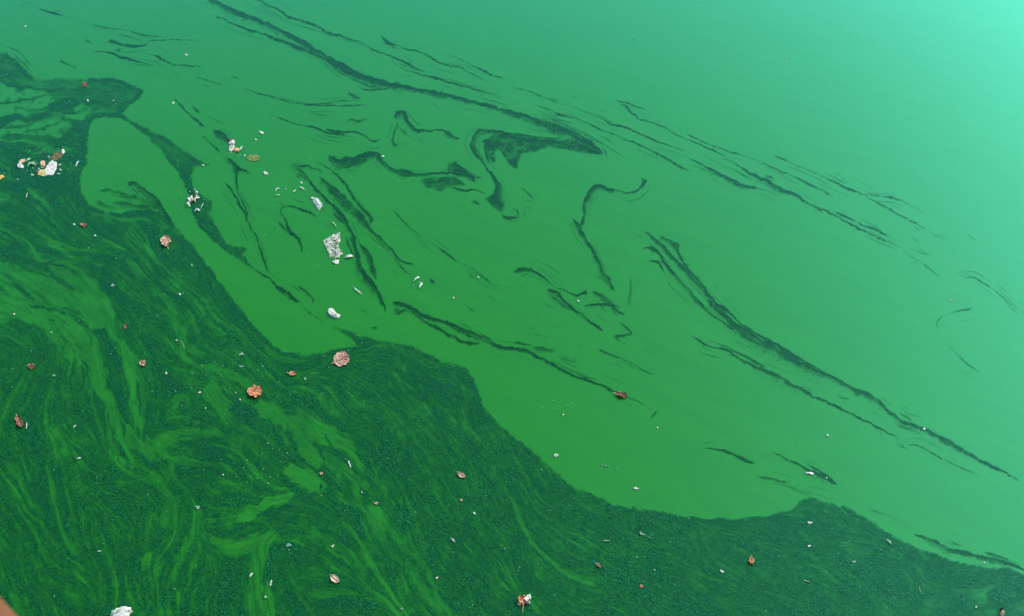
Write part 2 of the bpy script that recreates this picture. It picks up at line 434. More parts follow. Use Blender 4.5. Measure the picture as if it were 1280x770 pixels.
DARKS = [
    ([(0, 104), (30, 108), (56, 111), (82, 110)], 5, .7), ([(65, 135), (78, 131), (96, 124)], 10, .8),
    ([(-20, 155), (2, 151), (13, 147), (23, 143)], 10, .8), ([(34, 142), (57, 141)], 4, .5),
    ([(30, 165), (60, 158), (80, 150)], 3, .4), ([(0, 128), (30, 124), (60, 119)], 4, .55), ([(40, 150), (70, 146), (100, 151)], 6, .55), ([(92, 150), (104, 160), (106, 182)], 10, .65),
    ([(0, 170), (50, 173), (90, 178)], 7, .55), ([(112, 149), (92, 165), (70, 184)], 7, .65), ([(20, 134), (44, 138), (60, 134)], 3, .5), ([(0, 160), (24, 158), (44, 152)], 4, .5), ([(70, 160), (90, 168), (100, 178)], 6, .5), ([(-10, 180), (20, 182), (50, 186)], 8, .5),
    ([(290, 508), (305, 511), (322, 511)], 13, .95), ([(226, 502), (229, 510), (238, 508)], 6, 1.0),
    ([(250, 562), (264, 568), (278, 572)], 26, .85), ([(136, 426), (147, 448), (156, 466)], 9, .9),
    ([(138, 468), (148, 498), (162, 528)], 11, .85), ([(148, 552), (152, 562), (160, 574)], 5, .9),
    ([(530, 470), (540, 480)], 14, .8), ([(845, 656), (862, 656)], 15, .95), ([(133, 600), (144, 597)], 18, .8),
    ([(500, 634), (506, 646), (510, 660)], 16, .85), ([(430, 634), (444, 652), (457, 674)], 9, .9),
    ([(330, 730), (336, 712), (344, 694), (354, 678)], 8, .9), ([(402, 750), (440, 752), (472, 757)], 16, .85),
    ([(18, 354), (34, 367), (44, 374)], 5, .8), ([(38, 382), (55, 385), (70, 387)], 3, .8), ([(352, 592), (366, 612), (384, 622), (398, 620)], 6, .9),
    ([(320, 644), (340, 640), (362, 632)], 6, .85), ([(359, 531), (366, 555), (375, 577)], 3.5, .85),
    ([(393, 551), (400, 562), (407, 577)], 4, .85), ([(408, 546), (420, 565), (432, 579)], 5, .9), ([(374, 572), (384, 580), (396, 590), (404, 600)], 3, .9),
    ([(320, 540), (336, 556), (352, 570)], 3, .8), ([(402, 606), (402, 614)], 5, 1), ([(384, 613), (385, 614)], 4, 1),
    ([(106, 411), (112, 422), (115, 434)], 2.5, .8), ([(123, 418), (124, 424)], 2.5, .8), ([(54, 325), (60, 338), (74, 352), (92, 362)], 5, .8),
    ([(182, 600), (182, 618), (183, 640)], 2, .8), ([(188, 602), (196, 616), (202, 628)], 2.5, .8), ([(62, 402), (67, 403)], 4, .9), ([(90, 412), (84, 406), (72, 396)], 4, .6),
    ([(173, 535), (174, 548)], 2.5, .8), ([(181, 538), (182, 552)], 2.5, .8), ([(198, 566), (195, 578)], 4, .9), ([(150, 500), (156, 516)], 5, .7),
    ([(1240, 750), (1256, 744), (1278, 740)], 22, 1.0), ([(1262, 722), (1290, 735)], 22, .9), ([(1198, 753), (1206, 768)], 14, .9), ([(1160, 712), (1200, 722), (1244, 724)], 18, .8),  # bottom right corner: the shade there is painted in as thicker, darker cover
    ([(140, 268), (160, 268), (186, 268), (204, 280)], 8, .7), ([(304, 385), (318, 404), (328, 418)], 10, .95), ([(276, 352), (290, 372), (302, 388)], 8, .95),
    ([(588, 470), (596, 490), (601, 500)], 9, .95), ([(20, 200), (40, 222), (70, 232), (100, 226)], 20, .8), ([(220, 216), (236, 224), (240, 238)], 7, .6),
    ([(550, 540), (562, 560), (576, 574)], 6, .85), 
]

def polygon_field(X, Y, poly):
    """signed distance to a closed outline, positive inside"""
    P = np.array(poly, float); Q = np.roll(P, -1, axis=0)
    inside = np.zeros(X.shape, bool); best = np.full(X.shape, 1e12)
    for (x0, y0), (x1, y1) in zip(P, Q):
        c = ((y0 > Y) != (y1 > Y))
        if y1 != y0:
            inside ^= c & (X < (x1 - x0) * (Y - y0) / (y1 - y0) + x0)
        ex, ey = x1 - x0, y1 - y0
        t = np.clip(((X - x0) * ex + (Y - y0) * ey) / (ex * ex + ey * ey + 1e-9), 0, 1)
        d = (X - x0 - t * ex) ** 2 + (Y - y0 - t * ey) ** 2
        best = np.minimum(best, d)
    d = np.sqrt(best)
    return np.where(inside, d, -d)

def flow_field(gx, gy):
    pts = []; ang = []; wts = []
    def add(path, w):
        C, _ = smooth_path(path, [1] * len(path), 10)
        T = np.gradient(C, axis=0)
        a = np.arctan2(T[:, 1], T[:, 0])
        pts.append(C); ang.append(a); wts.append(np.full(len(a), w))
    add(MAT_OUTLINE[58:114], 1.5)
    for p, w, a in WISPS: add(p, 1.0)
    for p, w, a in HOLES: add(p, .6)
    add([(1000, 680), (1080, 730), (1160, 800)], 3); add([(820, 680), (920, 740), (1020, 810)], 3); add([(640, 620), (700, 690), (790, 760)], 3)
    add([(560, 560), (620, 660), (700, 780)], 3); add([(30, 470), (20, 560), (40, 660)], 1); add([(100, 640), (110, 700), (130, 780)], 1)
    add([(150, 280), (220, 350), (300, 430)], 2); add([(460, 470), (540, 540), (600, 620)], 2)
    P = np.vstack(pts); A = np.concatenate(ang); Wt = np.concatenate(wts)
    cx = np.arange(gx[0] - 20, gx[-1] + 41, 16.0); cy = np.arange(gy[0] - 20, gy[-1] + 41, 16.0)
    CX, CY = np.meshgrid(cx, cy)
    c2 = np.zeros(CX.shape); s2 = np.zeros(CX.shape)
    for (x, y), a, w in zip(P, A, Wt):
        k = w / (((CX - x) ** 2 + (CY - y) ** 2) + 150) ** 1.5
        c2 += k * math.cos(2 * a); s2 += k * math.sin(2 * a)
    n = np.hypot(c2, s2) + 1e-12; c2 /= n; s2 /= n
    X, Y = np.meshgrid(gx, gy)
    def bil(F):
        u = (X - cx[0]) / 16.0; v = (Y - cy[0]) / 16.0
        i = np.clip(u.astype(int), 0, len(cx) - 2); j = np.clip(v.astype(int), 0, len(cy) - 2)
        fu = u - i; fv = v - j
        return (F[j, i] * (1 - fu) + F[j, i + 1] * fu) * (1 - fv) + (F[j + 1, i] * (1 - fu) + F[j + 1, i + 1] * fu) * fv
    c = bil(c2); s = bil(s2)
    # a little swirl so the fibres wander
    wob = (fbm(X / 46, Y / 46, 91, 3) - .5) * 1.6
    a = 0.5 * np.arctan2(s, c) + wob
    return np.cos(a), np.sin(a)

def lic(noise, vx, vy, steps):
    """smear noise along the flow: the fibre pattern of drifting algae"""
    h, w = noise.shape
    acc = noise.copy(); cnt = 1
    J, I = np.mgrid[0:h, 0:w].astype(np.float32)
    for sgn in (1, -1):
        x = I.copy(); y = J.copy()
        dx = vx * sgn; dy = vy * sgn
        px, py = dx.copy(), dy.copy()
        for k in range(steps):
            x = x + px; y = y + py
            xi = np.clip(np.rint(x), 0, w - 1).astype(np.int32); yi = np.clip(np.rint(y), 0, h - 1).astype(np.int32)
            acc += noise[yi, xi]; cnt += 1
            nx, ny = vx[yi, xi], vy[yi, xi]
            flip = np.where(nx * px + ny * py < 0, -1, 1)
            px, py = nx * flip, ny * flip
    acc /= cnt
    return (acc - acc.mean()) / acc.std()

def build_mat():
    step = 1.25
    gx = np.arange(-195, 1425, step); gy = np.arange(15, 915, step)
    X, Y = np.meshgrid(gx, gy)
    # fine irregularity of every edge
    ex = (fbm(X / 9, Y / 9, 3, 3) - .5) * 5; ey = (fbm(X / 9, Y / 9, 5, 3) - .5) * 5
    wx = (fbm(X / 34, Y / 34, 31, 3) - .5) * 20; wy = (fbm(X / 34, Y / 34, 37, 3) - .5) * 20
    dist = polygon_field(X + ex * .7, Y + ey * .7, MAT_OUTLINE)
    vx, vy = flow_field(gx, gy)
    h, w = X.shape
    fine = lic(RNG.random((h, w)), vx, vy, 8)
    mid = lic(fbm(X / 4.0, Y / 4.0, 41, 2) * 1.0, vx, vy, 24)
    broad = lic(fbm(X / 9.0, Y / 9.0, 47, 2) * 1.0, vx, vy, 46)
    D = 0.58 + 0.06 * sstep(450, 800, X)
    fade = sstep(0, 14, dist)
    wl = 0.0 * X
    wl = wl + sstep(40, 340, X) * 0.0
    # left and middle are wispy, the right end is an even felt
    wispy = 1 - 0.55 * sstep(480, 760, X + 0.35 * (Y - 600))
    salt = vnoise(X / 1.7, Y / 1.7, 19) - .5
    long = lic(fbm(X / 2.6, Y / 2.6, 53, 2) * 1.0, vx, vy, 34)
    marble = np.exp(-((broad - .2) / .16) ** 2) * .22 + np.exp(-((mid + .5) / .16) ** 2) * .12       # bright filaments
    veins = np.exp(-((broad + .7) / .14) ** 2) * .22 + np.exp(-((mid - .8) / .16) ** 2) * .14        # dark filaments
    patch = sstep(.42, .62, fbm(X / 60, Y / 60, 83, 3))                                              # combed here, felted there
    mott = (fbm(X / 5.5, Y / 5.5, 87, 3) - .5) * .30 + (fbm(X / 17, Y / 17, 89, 3) - .5) * .40
    comb_amt = wispy * (.25 + .75 * patch)
    D = D + fine * 0.13 + salt * .22 + long * .05 + mott + mid * 0.07 * comb_amt + broad * 0.09 * comb_amt + (veins - marble) * comb_amt
    polygon_at = lambda x, y: dist[int(np.clip((y - gy[0]) / step, 0, dist.shape[0] - 1)), int(np.clip((x - gx[0]) / step, 0, dist.shape[1] - 1))]
    def strokes(lst, amp, seed, jag):
        acc = np.zeros_like(D)
        for n, (p, wd, a) in enumerate(lst):
            q = np.array(p, float); m = wd + 24
            i0, i1 = np.searchsorted(gx, [q[:, 0].min() - m, q[:, 0].max() + m]); j0, j1 = np.searchsorted(gy, [q[:, 1].min() - m, q[:, 1].max() + m])
            if i1 - i0 < 2 or j1 - j0 < 2: continue
            sl = (slice(j0, j1), slice(i0, i1))
            xs = X[sl] + (ex[sl] + wx[sl] * min(1, wd / 14)) * amp; ys = Y[sl] + (ey[sl] + wy[sl] * min(1, wd / 14)) * amp
            d, t, s, W, L = stroke_coords(xs, ys, p, [wd] * len(p))
            fib = vnoise(s / 16, t / 1.6, seed + n)
            fib2 = vnoise(s / 40, t / 4.0, seed + n + 400)
            tap = np.clip(np.minimum(s + wd * .6, L - s + wd * .6) / (wd * .9 + 6), 0, 1)
            half = W / 2 * (0.35 + 0.65 * tap) * (0.55 + 0.9 * fib2)
            v = sstep(-.9 - wd * .04, .9 + wd * .05, half - d + (fib - .5) * jag * min(wd, 12) * .45)
            acc[sl] = np.maximum(acc[sl], v * a)
        return acc
    wsp = strokes(WISPS, 1.0, 100, 1.0)
    # thin winding filaments that follow the drift
    rnd = random.Random(77); fil = []
    while len(fil) < 120:
        x, y = rnd.uniform(-120, 720), rnd.uniform(230, 800)
        if rnd.random() > 1.1 - .75 * max(0, x / 720) or polygon_at(x, y) < 8: continue
        p = [(x, y)]; dx = dy = 0
        for k in range(rnd.randint(8, 26)):
            i = int(np.clip((x - gx[0]) / step, 0, w - 1)); j = int(np.clip((y - gy[0]) / step, 0, h - 1))
            ax, ay = vx[j, i], vy[j, i]
            if (dx or dy) and ax * dx + ay * dy < 0: ax, ay = -ax, -ay
            dx, dy = ax, ay; x += dx * 7; y += dy * 7; p.append((float(x), float(y)))
        fil.append((p, rnd.choice((1.6, 2, 2.4, 2.8, 3.4, 5)), rnd.uniform(.5, .95)))
    wsp = np.maximum(wsp, strokes(fil, .5, 2100, .8))
    hol = strokes(HOLES, 1.0, 700, 1.0)
    gone = np.maximum(wsp * np.clip(.94 + mid * .09 - fine * .05 - salt * .2 + broad * .05, .3, .97), hol)
    D = D * (1 - gone) + wsp * (np.clip(mid - .7, 0, 2) * .16 + veins * .9)
    edge = np.clip(4 * wsp * (np.maximum(wsp.max(), 1e-6) - wsp), 0, 1)
    D = D + edge * .28 * (1 - .6 * wsp) * sstep(.35, .6, fbm(X / 22, Y / 22, 97, 2))       # wisps are rimmed by thicker algae
    # freckles in the open film at the top left
    fre = fbm(X / 5.0, Y / 4.0, 77, 3)
    D = np.maximum(D, hol * sstep(.60, .72, fre) * .45)
    drk = strokes(DARKS, .8, 900, 1.0)
    D = D + (np.clip(.92 + fine * .12 + salt * .2, 0, 1.1) - D) * np.clip(drk * .9, 0, 1)
    # the rim lies thick and dark, then the edge
    rim = sstep(9, 2, dist) * sstep(.42, .56, fbm(X / 30, Y / 30, 61, 2))
    D = np.maximum(D, rim * (.84 + fine * .10 + salt * .2))
    jag = fine * .5 + (vnoise(X / 2.2, Y / 2.2, 13) - .5) * 2.2
    D = D * sstep(-1.2, 1.6, dist + jag)
    # frayed threads that come off the edge
    D = np.clip(D, 0, 1)
    o = film_mesh('algae_mat', gx, gy, D, M['mat'], 0.003)
    tag(o, 'broad dark green algae mat filling the lower left of the water, streaked with lighter wisps', 'algae mat')
    return gx, gy, D
MAT_GX, MAT_GY, MAT_D = build_mat()

# ------------------------------------------------------------------ streaks of dark algae on the open film
# each streak: label, strokes; a stroke is ([(x, y, width), ...], strength)
STREAKS = [
 ('longest dark algae streak, a thick band from the top edge to a pointed tip', [
   ([(258,-8,6),(266,0,7),(283,10,8),(303,19,8),(320,25,8),(346,37,8),(362,45,7),(382,57,9),(403,69,9),(424,82,9),(445,93,8),(465,101,9),(486,106,8),(517,111,6),(554,119,7),(593,128,7),(640,141,7),(674,154,10),(705,167,11),(731,180,12),(746,188,9),(753,191,3)], 1.0),
   ([(268,18,2),(293,31,3),(320,40,4),(341,46,4),(367,57,5),(388,66,4),(408,76,5),(429,88,5),(450,97,7),(470,104,6),(490,108,2)], .75),
   ([(752,184,2),(757,190,2.5),(758,198,1)], .9), ([(380,66,1),(420,88,2),(446,101,3),(466,108,2),(490,111,1)], .6),
   ([(445,107,1),(458,112,2.5),(481,111,2),(502,109,1)], .7), ([(674,148,1),(700,159,3),(718,166,3),(745,180,2)], .9)]),
 ('boot shaped dark algae patch with a hooked loop below the longest streak', [
   ([(750,192,3),(728,186,6),(700,180,8),(675,177,8),(655,175,8),(636,172,8),(618,174,6)], .8),
   ([(640,168,2),(625,166,5),(607,164,8),(595,170,10),(591,182,10),(599,196,8),(607,206,4),(612,214,4),(619,224,5),(623,234,8),(624,248,10),(627,264,3)], .95),
   ([(640,166,2),(665,170,2),(690,173,2),(705,172,1)], .9), ([(605,178,3),(608,192,3),(613,204,2)], .8),
   ([(589,250,3),(594,253,5),(600,258,2)], .6), ([(625,268,3),(634,273,6),(648,272,3)], .7), ([(640,260,2),(647,265,4),(648,274,5)], .6),
   ([(650,232,1),(659,240,2),(668,249,3)], .6), ([(653,253,1),(661,251,2),(669,250,3)], .6)]),
 ('wavy dark algae streak ending in two feathery leaf shapes left of the boot shaped patch', [
   ([(411,194,3),(416,200,8),(427,204,14),(442,202,15),(458,196,12),(471,194,8),(478,202,7),(491,212,7),(507,216,8),(528,219,9),(549,216,5),(567,217,5),(588,220,4),(604,223,2)], 1.0),
   ([(560,203,3),(566,208,12),(577,214,14),(590,222,8),(595,229,1)], .9), ([(526,229,5),(538,231,12),(555,229,15),(570,228,12),(583,232,3)], .8),
   ([(562,233,3),(580,238,2.5),(593,237,2),(608,243,2)], .75), ([(414,196,2),(440,196,2),(460,190,3),(472,191,3)], .8)]),
 ('branching dark algae scribble with a knotted left end under the longest streak', [
   ([(492,148,6),(497,144,9),(503,142,9),(510,152,6),(520,162,6),(533,164,4),(551,163,3),(561,168,8),(567,171,6),(577,176,1)], .9),
   ([(499,152,4),(493,166,4),(491,179,6),(502,186,1.5)], .7), ([(520,170,1),(527,176,2.5),(532,183,1)], .75), ([(537,127,1),(544,131,2),(550,138,1)], .7),
   ([(480,178,1),(492,180,1.5),(512,180,1)], .5), ([(500,160,2),(508,166,3),(505,170,2)], .45)]),
 ('curled dark algae streak shaped like a question mark in the middle of the open film', [
   ([(731,271,1),(731,260,8),(734,250,9),(739,241,8),(746,233,6),(757,236,4),(775,240,3),(791,241,3),(800,236,4),(805,228,6),(800,221,1)], .9),
   ([(716,270,1),(722,283,8),(729,296,7),(738,309,7),(747,328,8),(755,345,11),(762,355,9),(769,366,1)], .95), ([(731,266,4),(729,275,4),(724,284,5)], .75)]),
 ('hook ended thin algae streak between the curled streak and the mat', [
   ([(641,341,3),(648,339,8),(658,338,8),(666,339,5),(679,346,3),(692,356,2),(707,364,2),(720,369,3),(730,367,4),(735,360,1)], .95),
   ([(672,347,1),(684,352,2),(690,357,1)], .5), ([(642,356,1),(655,357,1.5),(665,350,1)], .4)]),
 ('short frayed algae streak slanting below the hook ended streak', [
   ([(684,362,2),(690,365,7),(697,369,8),(704,375,6),(715,385,5),(726,393,3),(739,403,4),(748,410,4),(755,415,1)], .95),
   ([(684,366,2),(700,378,4),(714,388,4)], .5)]),
 ('ragged forked algae patch just under the tip of the curled streak', [
   ([(739,364,1),(746,368,6),(753,372,8),(763,380,8),(772,389,5),(784,394,1)], .85), ([(728,383,1),(741,381,3),(759,381,4),(779,385,1)], .8),
   ([(773,401,1),(783,410,3),(788,417,4),(780,419,4),(767,420,4)], .8), ([(767,420,4),(776,426,2),(786,432,1)], .7), ([(801,432,1),(810,440,2),(819,447,1)], .55),
   ([(789,345,2),(789,360,5),(786,376,6),(789,384,1)], .4), ([(828,450,1),(842,472,1)], .35), ([(745,376,4),(758,390,4)], .4)]),
 ('faint thin algae thread under the ragged forked patch', [
   ([(722,430,1),(727,432,3),(730,433,1)], .7), ([(746,436,1),(755,440,2.5),(770,446,2),(788,454,2),(806,464,2),(820,470,1)], .75), ([(657,416,1),(680,420,1.4),(702,425,1)], .5)]),
 ('long double algae streak with fanned upper end running to the right edge', [
   ([(804,288,1),(812,294,4),(822,303,6),(837,318,7),(853,335,6),(866,349,7),(879,362,8),(892,377,6)], .75),
   ([(803,311,1),(810,309,4),(817,311,6),(830,327,5),(845,347,7),(861,364,9),(872,377,6),(884,388,2)], .9),
   ([(803,326,1),(812,325,2),(822,328,5),(832,342,1)], .75), ([(822,294,1),(833,300,4),(846,309,8),(850,322,4),(860,337,5),(874,354,11),(886,370,6),(898,381,4),(910,392,6)], .85),
   ([(795,303,1),(804,304,1.5),(812,310,1)], .5), ([(838,316,4),(852,333,5),(866,346,6)], .6),
   ([(884,374,4),(896,386,6),(908,398,8),(920,409,11),(936,420,13),(960,433,17),(986,448,13),(1012,462,11),(1038,472,7),(1064,484,7),(1090,497,9),(1105,508,9),(1116,519,7),(1128,528,7),(1142,532,8),(1157,538,6),(1181,551,7),(1207,565,6),(1235,580,5),(1256,591,3),(1275,601,1)], .95),
   ([(888,376,3),(905,384,3),(925,404,3),(946,417,3),(966,428,4),(986,440,4),(1010,454,3),(1032,466,3),(1050,476,2)], .95),
   ([(872,378,2),(889,393,2.5),(905,404,2.5),(920,412,2)], .75), ([(1116,529,1),(1131,534,2),(1152,543,1)], .7), ([(1122,514,1),(1132,520,5),(1142,528,3)], .5),
   ([(1085,512,1),(1098,518,1.5),(1112,526,1)], .4)]),
 ('thinner algae streak running parallel under the long double streak', [
   ([(862,419,1),(871,425,3),(880,429,5),(889,433,4),(908,438,3),(926,449,3),(944,458,5),(960,465,8),(970,470,9),(984,478,9),(1002,487,6),(1020,497,4),(1043,507,4),(1064,518,4),(1090,531,3),(1111,541,2),(1126,553,2.2),(1137,566,1)], .92),
   ([(900,432,1),(920,440,3),(940,450,4),(958,460,4)], .55), ([(1132,559,1),(1140,556,2),(1150,558,2),(1163,565,2),(1191,580,2),(1212,589,1.6),(1227,596,1)], .8), ([(1040,494,1),(1056,498,4),(1064,500,1)], .45)]),
 ('short faint algae streak near the mat below the two long streaks', [
   ([(878,560,1),(890,561,2.4),(905,564,4),(920,570,3.5),(934,576,4),(945,580,1)], .85), ([(900,562,2),(920,568,4),(936,574,3)], .4)]),
 ('small dark lens of algae beside a double lobed foam piece', [
   ([(948,596,2),(955,597,6),(964,599,8),(974,601,7),(985,604,2),(1000,610,1.3),(1014,615,1.4),(1032,621,1.2),(1052,627,1)], .9)]),
 ('straight algae streak with swollen end touching the double lobed foam piece', [
   ([(961,564,1),(970,568,2.2),(985,575,2.2),(999,582,2.4),(1010,588,5),(1022,593,8),(1034,599,7),(1040,602,4),(1048,606,1)], .92), ([(1006,578,1),(1018,585,2),(1032,594,3),(1044,602,2)], .9)]),
 ('leaf shaped algae streak off the right hand tip of the mat', [
   ([(1141,667,1),(1148,669,3),(1158,673,7),(1172,680,11),(1186,687,9),(1200,690,6),(1220,695,6),(1246,701,7),(1262,705,5),(1290,714,2),(1320,726,1)], .92), ([(1183,674,1),(1194,679,2),(1204,684,1)], .6),
   ([(1225,688,1),(1240,693,4),(1260,700,3),(1275,706,1)], .6), ([(1083,637,1),(1090,638,2),(1111,645,1.4),(1142,658,1)], .6)]),
 ('slim forked algae streak from the top edge above the longest streak', [
   ([(316,-6,2),(325,1,2),(346,11,3),(358,19,5),(366,23,5),(377,26,4),(395,32,3.5),(413,42,4),(432,47,2),(450,53,2.4),(471,64,2.2),(489,70,2.2),(504,76,2.4),(512,81,4),(519,86,3),(530,90,1.5)], .95),
   ([(487,72,1),(495,80,2),(504,86,2),(517,91,2),(543,97,3),(569,105,2.4),(603,114,2),(630,123,1)], .85)]),
 ('small kinked algae streak right of the slim forked streak', [
   ([(476,45,1),(481,50,4),(490,55,5),(500,58,2.5),(512,62,2),(521,63,3),(530,67,3.5),(549,78,2.4),(567,83,2),(582,88,1.6),(603,99,1.4),(622,103,1)], .95), ([(481,55,1),(494,60,1.5),(504,63,1)], .6)]),
 ('short needle like algae streak at the upper middle, right of the kinked one', [
   ([(559,67,1),(572,73,1.6),(585,79,2.4),(601,87,3),(614,93,2.6),(631,98,1)], .95)]),
 ('dashed algae thread over the tip of the longest streak', [
   ([(638,108,1),(650,111,1.6),(661,114,2.4),(680,121,2),(697,128,2)], .9), ([(700,129,1),(718,134,1.4),(752,148,1.4),(765,155,2.4),(778,158,3),(792,164,2.4),(806,170,2.6),(827,179,2),(858,189,1)], .85),
   ([(740,142,1),(760,150,1.2),(780,160,1)], .5), ([(768,146,1),(782,152,1.2),(800,160,1)], .4)]),
 ('algae thread passing just right of the pointed tip of the longest streak', [
   ([(664,129,1),(682,136,1.6),(697,142,2.8),(721,149,2),(739,156,2),(757,164,1.6),(785,175,2),(806,184,2.2),(820,191,3),(835,199,3.6),(848,207,3),(864,214,1)], .9),
   ([(674,149,1),(695,152,2),(718,162,1.8),(744,175,1.6),(765,187,1.4),(787,200,1)], .75)]),
 ('arrow headed algae thread at the start of the right hand threads', [
   ([(768,124,1),(777,127,2.4),(786,130,2.4),(796,133,2),(808,137,1)], .9), ([(778,129,3),(785,136,5),(791,143,2.6),(806,151,2),(827,158,2),(848,170,2),(874,180,2.2),(890,187,2),(912,198,1)], .85), ([(806,144,1),(816,146,1)], .4)]),
 ('pair of parallel algae threads in the band of right hand threads', [
   ([(856,167,1),(864,170,3),(876,176,2),(889,181,1.6),(920,192,1.6),(946,201,1.4),(960,207,2),(986,218,2.2),(1012,230,2.2),(1030,239,2.4),(1045,248,1)], .9), ([(1045,248,1),(1056,254,1)], .4)]),
 ('thickest of the right hand algae threads, with a swollen middle', [
   ([(858,196,1),(870,202,2),(882,209,2.6),(891,213,6),(902,219,6),(912,225,5),(922,229,7),(932,232,5),(946,235,2.4),(962,240,1.4),(976,248,1)], .95),
   ([(898,197,1),(915,203,1.6),(926,208,2.2),(936,216,4),(948,222,4.6),(958,226,6),(968,233,6),(980,238,5),(994,243,4.4),(1012,255,4),(1038,267,3),(1064,281,3),(1085,291,2.6),(1105,300,2),(1128,310,1)], .92),
   ([(905,206,1),(920,213,1.6),(935,222,2),(948,229,1.4)], .7), ([(858,204,1),(880,212,1.4),(900,222,1)], .6), ([(956,219,3),(964,222,4),(968,226,2)], .7), ([(960,240,1.4),(970,245,1.4),(978,249,1)], .6), ([(1002,256,1),(1014,262,2.4)], .4)]),
 ('short double algae dash below the right hand threads', [
   ([(1041,264,1),(1050,267,2.4),(1060,272,2.6),(1077,281,2.8),(1092,286,3.4),(1102,291,3),(1111,296,1)], .95), ([(1108,298,1),(1122,307,1.2),(1134,313,1)], .5), ([(1134,309,1),(1148,315,1.4),(1160,320,1)], .5)]),
 ('uppermost of the right hand algae threads, forking near its lower end', [
   ([(966,194,2),(974,197,3),(984,202,1.2),(996,207,2),(1012,213,1.4),(1028,221,2),(1042,227,2.4),(1054,233,2.6),(1066,238,2.8),(1078,243,1.6),(1092,251,1.4),(1105,258,3.4),(1116,264,3.6),(1130,271,3.4),(1144,279,3),(1158,287,1)], .85),
   ([(1076,242,1),(1090,244,2),(1104,246,1.6),(1113,246,3),(1129,252,2),(1147,261,1),(1160,270,.8)], .8), ([(1160,288,1),(1172,296,1.6),(1180,300,2)], .7), ([(1036,225,1),(1050,226,2.4),(1060,231,1)], .35), ([(1198,294,1),(1208,300,1.2),(1216,305,1)], .35)]),
 ('faint curved algae thread below the right hand threads', [
   ([(1128,314,.8),(1137,320,1.6),(1148,326,1.8),(1157,332,2),(1166,339,2),(1178,349,1)], .75)]),
 ('faint algae thread close to the right edge of the photo', [
   ([(1192,340,.8),(1206,346,1),(1218,347,1.6),(1233,356,2),(1251,369,2.2),(1262,380,2),(1274,388,1.4),(1292,400,1)], .75)]),
 ('small faint question mark of algae on the pale right hand film', [
   ([(1219,385,1),(1210,387,3),(1202,388,3),(1189,391,1.4),(1178,396,1.4),(1172,402,3),(1172,412,1)], .5), ([(1180,426,1),(1187,433,2),(1194,440,1.6),(1202,449,2.4),(1212,457,2),(1226,466,.8)], .6), ([(1168,374,1),(1180,377,1)], .3)]),
 ('long thin algae thread left of centre with a small upturned tail', [
   ([(300,108,.8),(320,116,1.8),(341,121,1.8),(367,128,2),(393,131,2.2),(419,132,2),(439,132,2.2),(462,130,1)], .8), ([(390,130,1),(410,129,2),(425,127,1.6),(432,124,3)], .65), ([(434,110,1),(437,117,5),(444,121,5),(454,122,1)], .6), ([(462,131,2),(461,136,1)], .6), ([(376,140,1),(394,142,1.6),(414,146,1)], .65), ([(326,108,1),(342,113,1)], .5)]),
 ('dark algae thread with a doubled right half, left of the branching scribble', [
   ([(332,141,1),(346,146,1.8),(359,151,2),(372,155,2),(385,157,2.2),(396,161,3),(410,166,3),(424,168,3),(435,170,2)], .95), ([(406,160,1),(414,163,4),(426,166,5),(434,166,3),(446,165,2.4),(458,171,2.4),(464,176,3.6),(470,176,4),(476,174,1)], .85)]),
 ('tiny dark algae smudge with a tail under the long thin thread', [
   ([(434,152,3),(440,151,6),(446,151,6),(453,149,2),(464,148,1)], .8), ([(446,155,2),(440,156,2)], .4)]),
 ('big sinuous algae streak winding beside the torn plastic film', [
   ([(365,203,4),(371,209,12),(377,217,11),(384,224,6),(398,239,4),(413,255,5),(423,264,7),(431,275,7),(437,286,7),(443,302,6),(446,318,6),(449,333,10),(455,345,12),(464,355,10),(473,367,6),(480,382,4),(483,393,1)], .92),
   ([(372,206,6),(388,209,3),(400,213,2),(409,217,1)], .8), ([(432,296,3),(438,310,3),(442,322,3)], .6), ([(416,263,1),(424,274,3),(434,280,2)], .75), ([(448,300,1),(456,313,7),(463,327,9),(468,342,7),(470,352,1)], .75), ([(480,380,3),(484,392,2)], .7)]),
 ('broad feathery algae streak running alongside the big sinuous one', [
   ([(398,222,2),(405,228,9),(414,237,14),(424,247,17),(437,259,17),(448,269,14),(456,279,10),(464,288,6),(474,297,6),(486,309,4.6),(496,319,3),(503,326,2),(514,329,3),(518,330,1)], .92),
   ([(393,199,1),(404,206,1.6),(416,214,2.6),(426,223,3),(434,233,3.4),(443,248,4),(452,260,5),(460,268,7),(464,276,6),(461,282,3)], .85), ([(462,288,2),(474,302,2.6),(488,318,2.4),(502,334,2),(518,350,1)], .8)]),
 ('thin question mark of algae left of the torn plastic film', [
   ([(345,253,1),(351,254,2),(354,258,2.4),(351,265,2.2),(355,272,2),(359,279,3),(362,290,5),(368,294,4),(374,299,4),(377,310,3),(378,318,1)], .85), ([(353,257,2),(364,258,2.4),(376,262,2.6),(388,266,3),(399,275,1)], .85), ([(346,275,1),(352,282,4),(360,292,5)], .6), ([(332,262,1),(340,270,1)], .4), ([(404,278,1),(414,284,1.2)], .5)]),
 ('tadpole shaped algae streak trailing from the channel of the mat', [
   ([(318,336,2),(327,341,2),(336,347,2),(345,355,3),(352,362,6),(360,368,8),(368,374,6),(378,379,2)], .9), ([(371,356,1),(380,363,4),(388,370,4),(391,376,3),(390,384,1)], .75), ([(376,380,1),(385,389,2.4),(398,398,2),(407,405,1)], .55)]),
 ('slanting dark algae thread ending beside the channel of the mat', [
   ([(282,228,2),(286,233,4),(294,246,3),(302,259,3),(308,272,3.4),(314,284,5),(319,293,4),(323,304,4),(328,320,3.4),(333,333,2.6),(339,344,1)], .92), ([(296,235,2),(300,246,3),(306,258,3),(311,272,3)], .75)]),
 ('small Y shaped dark algae fork under the striped litter packet', [
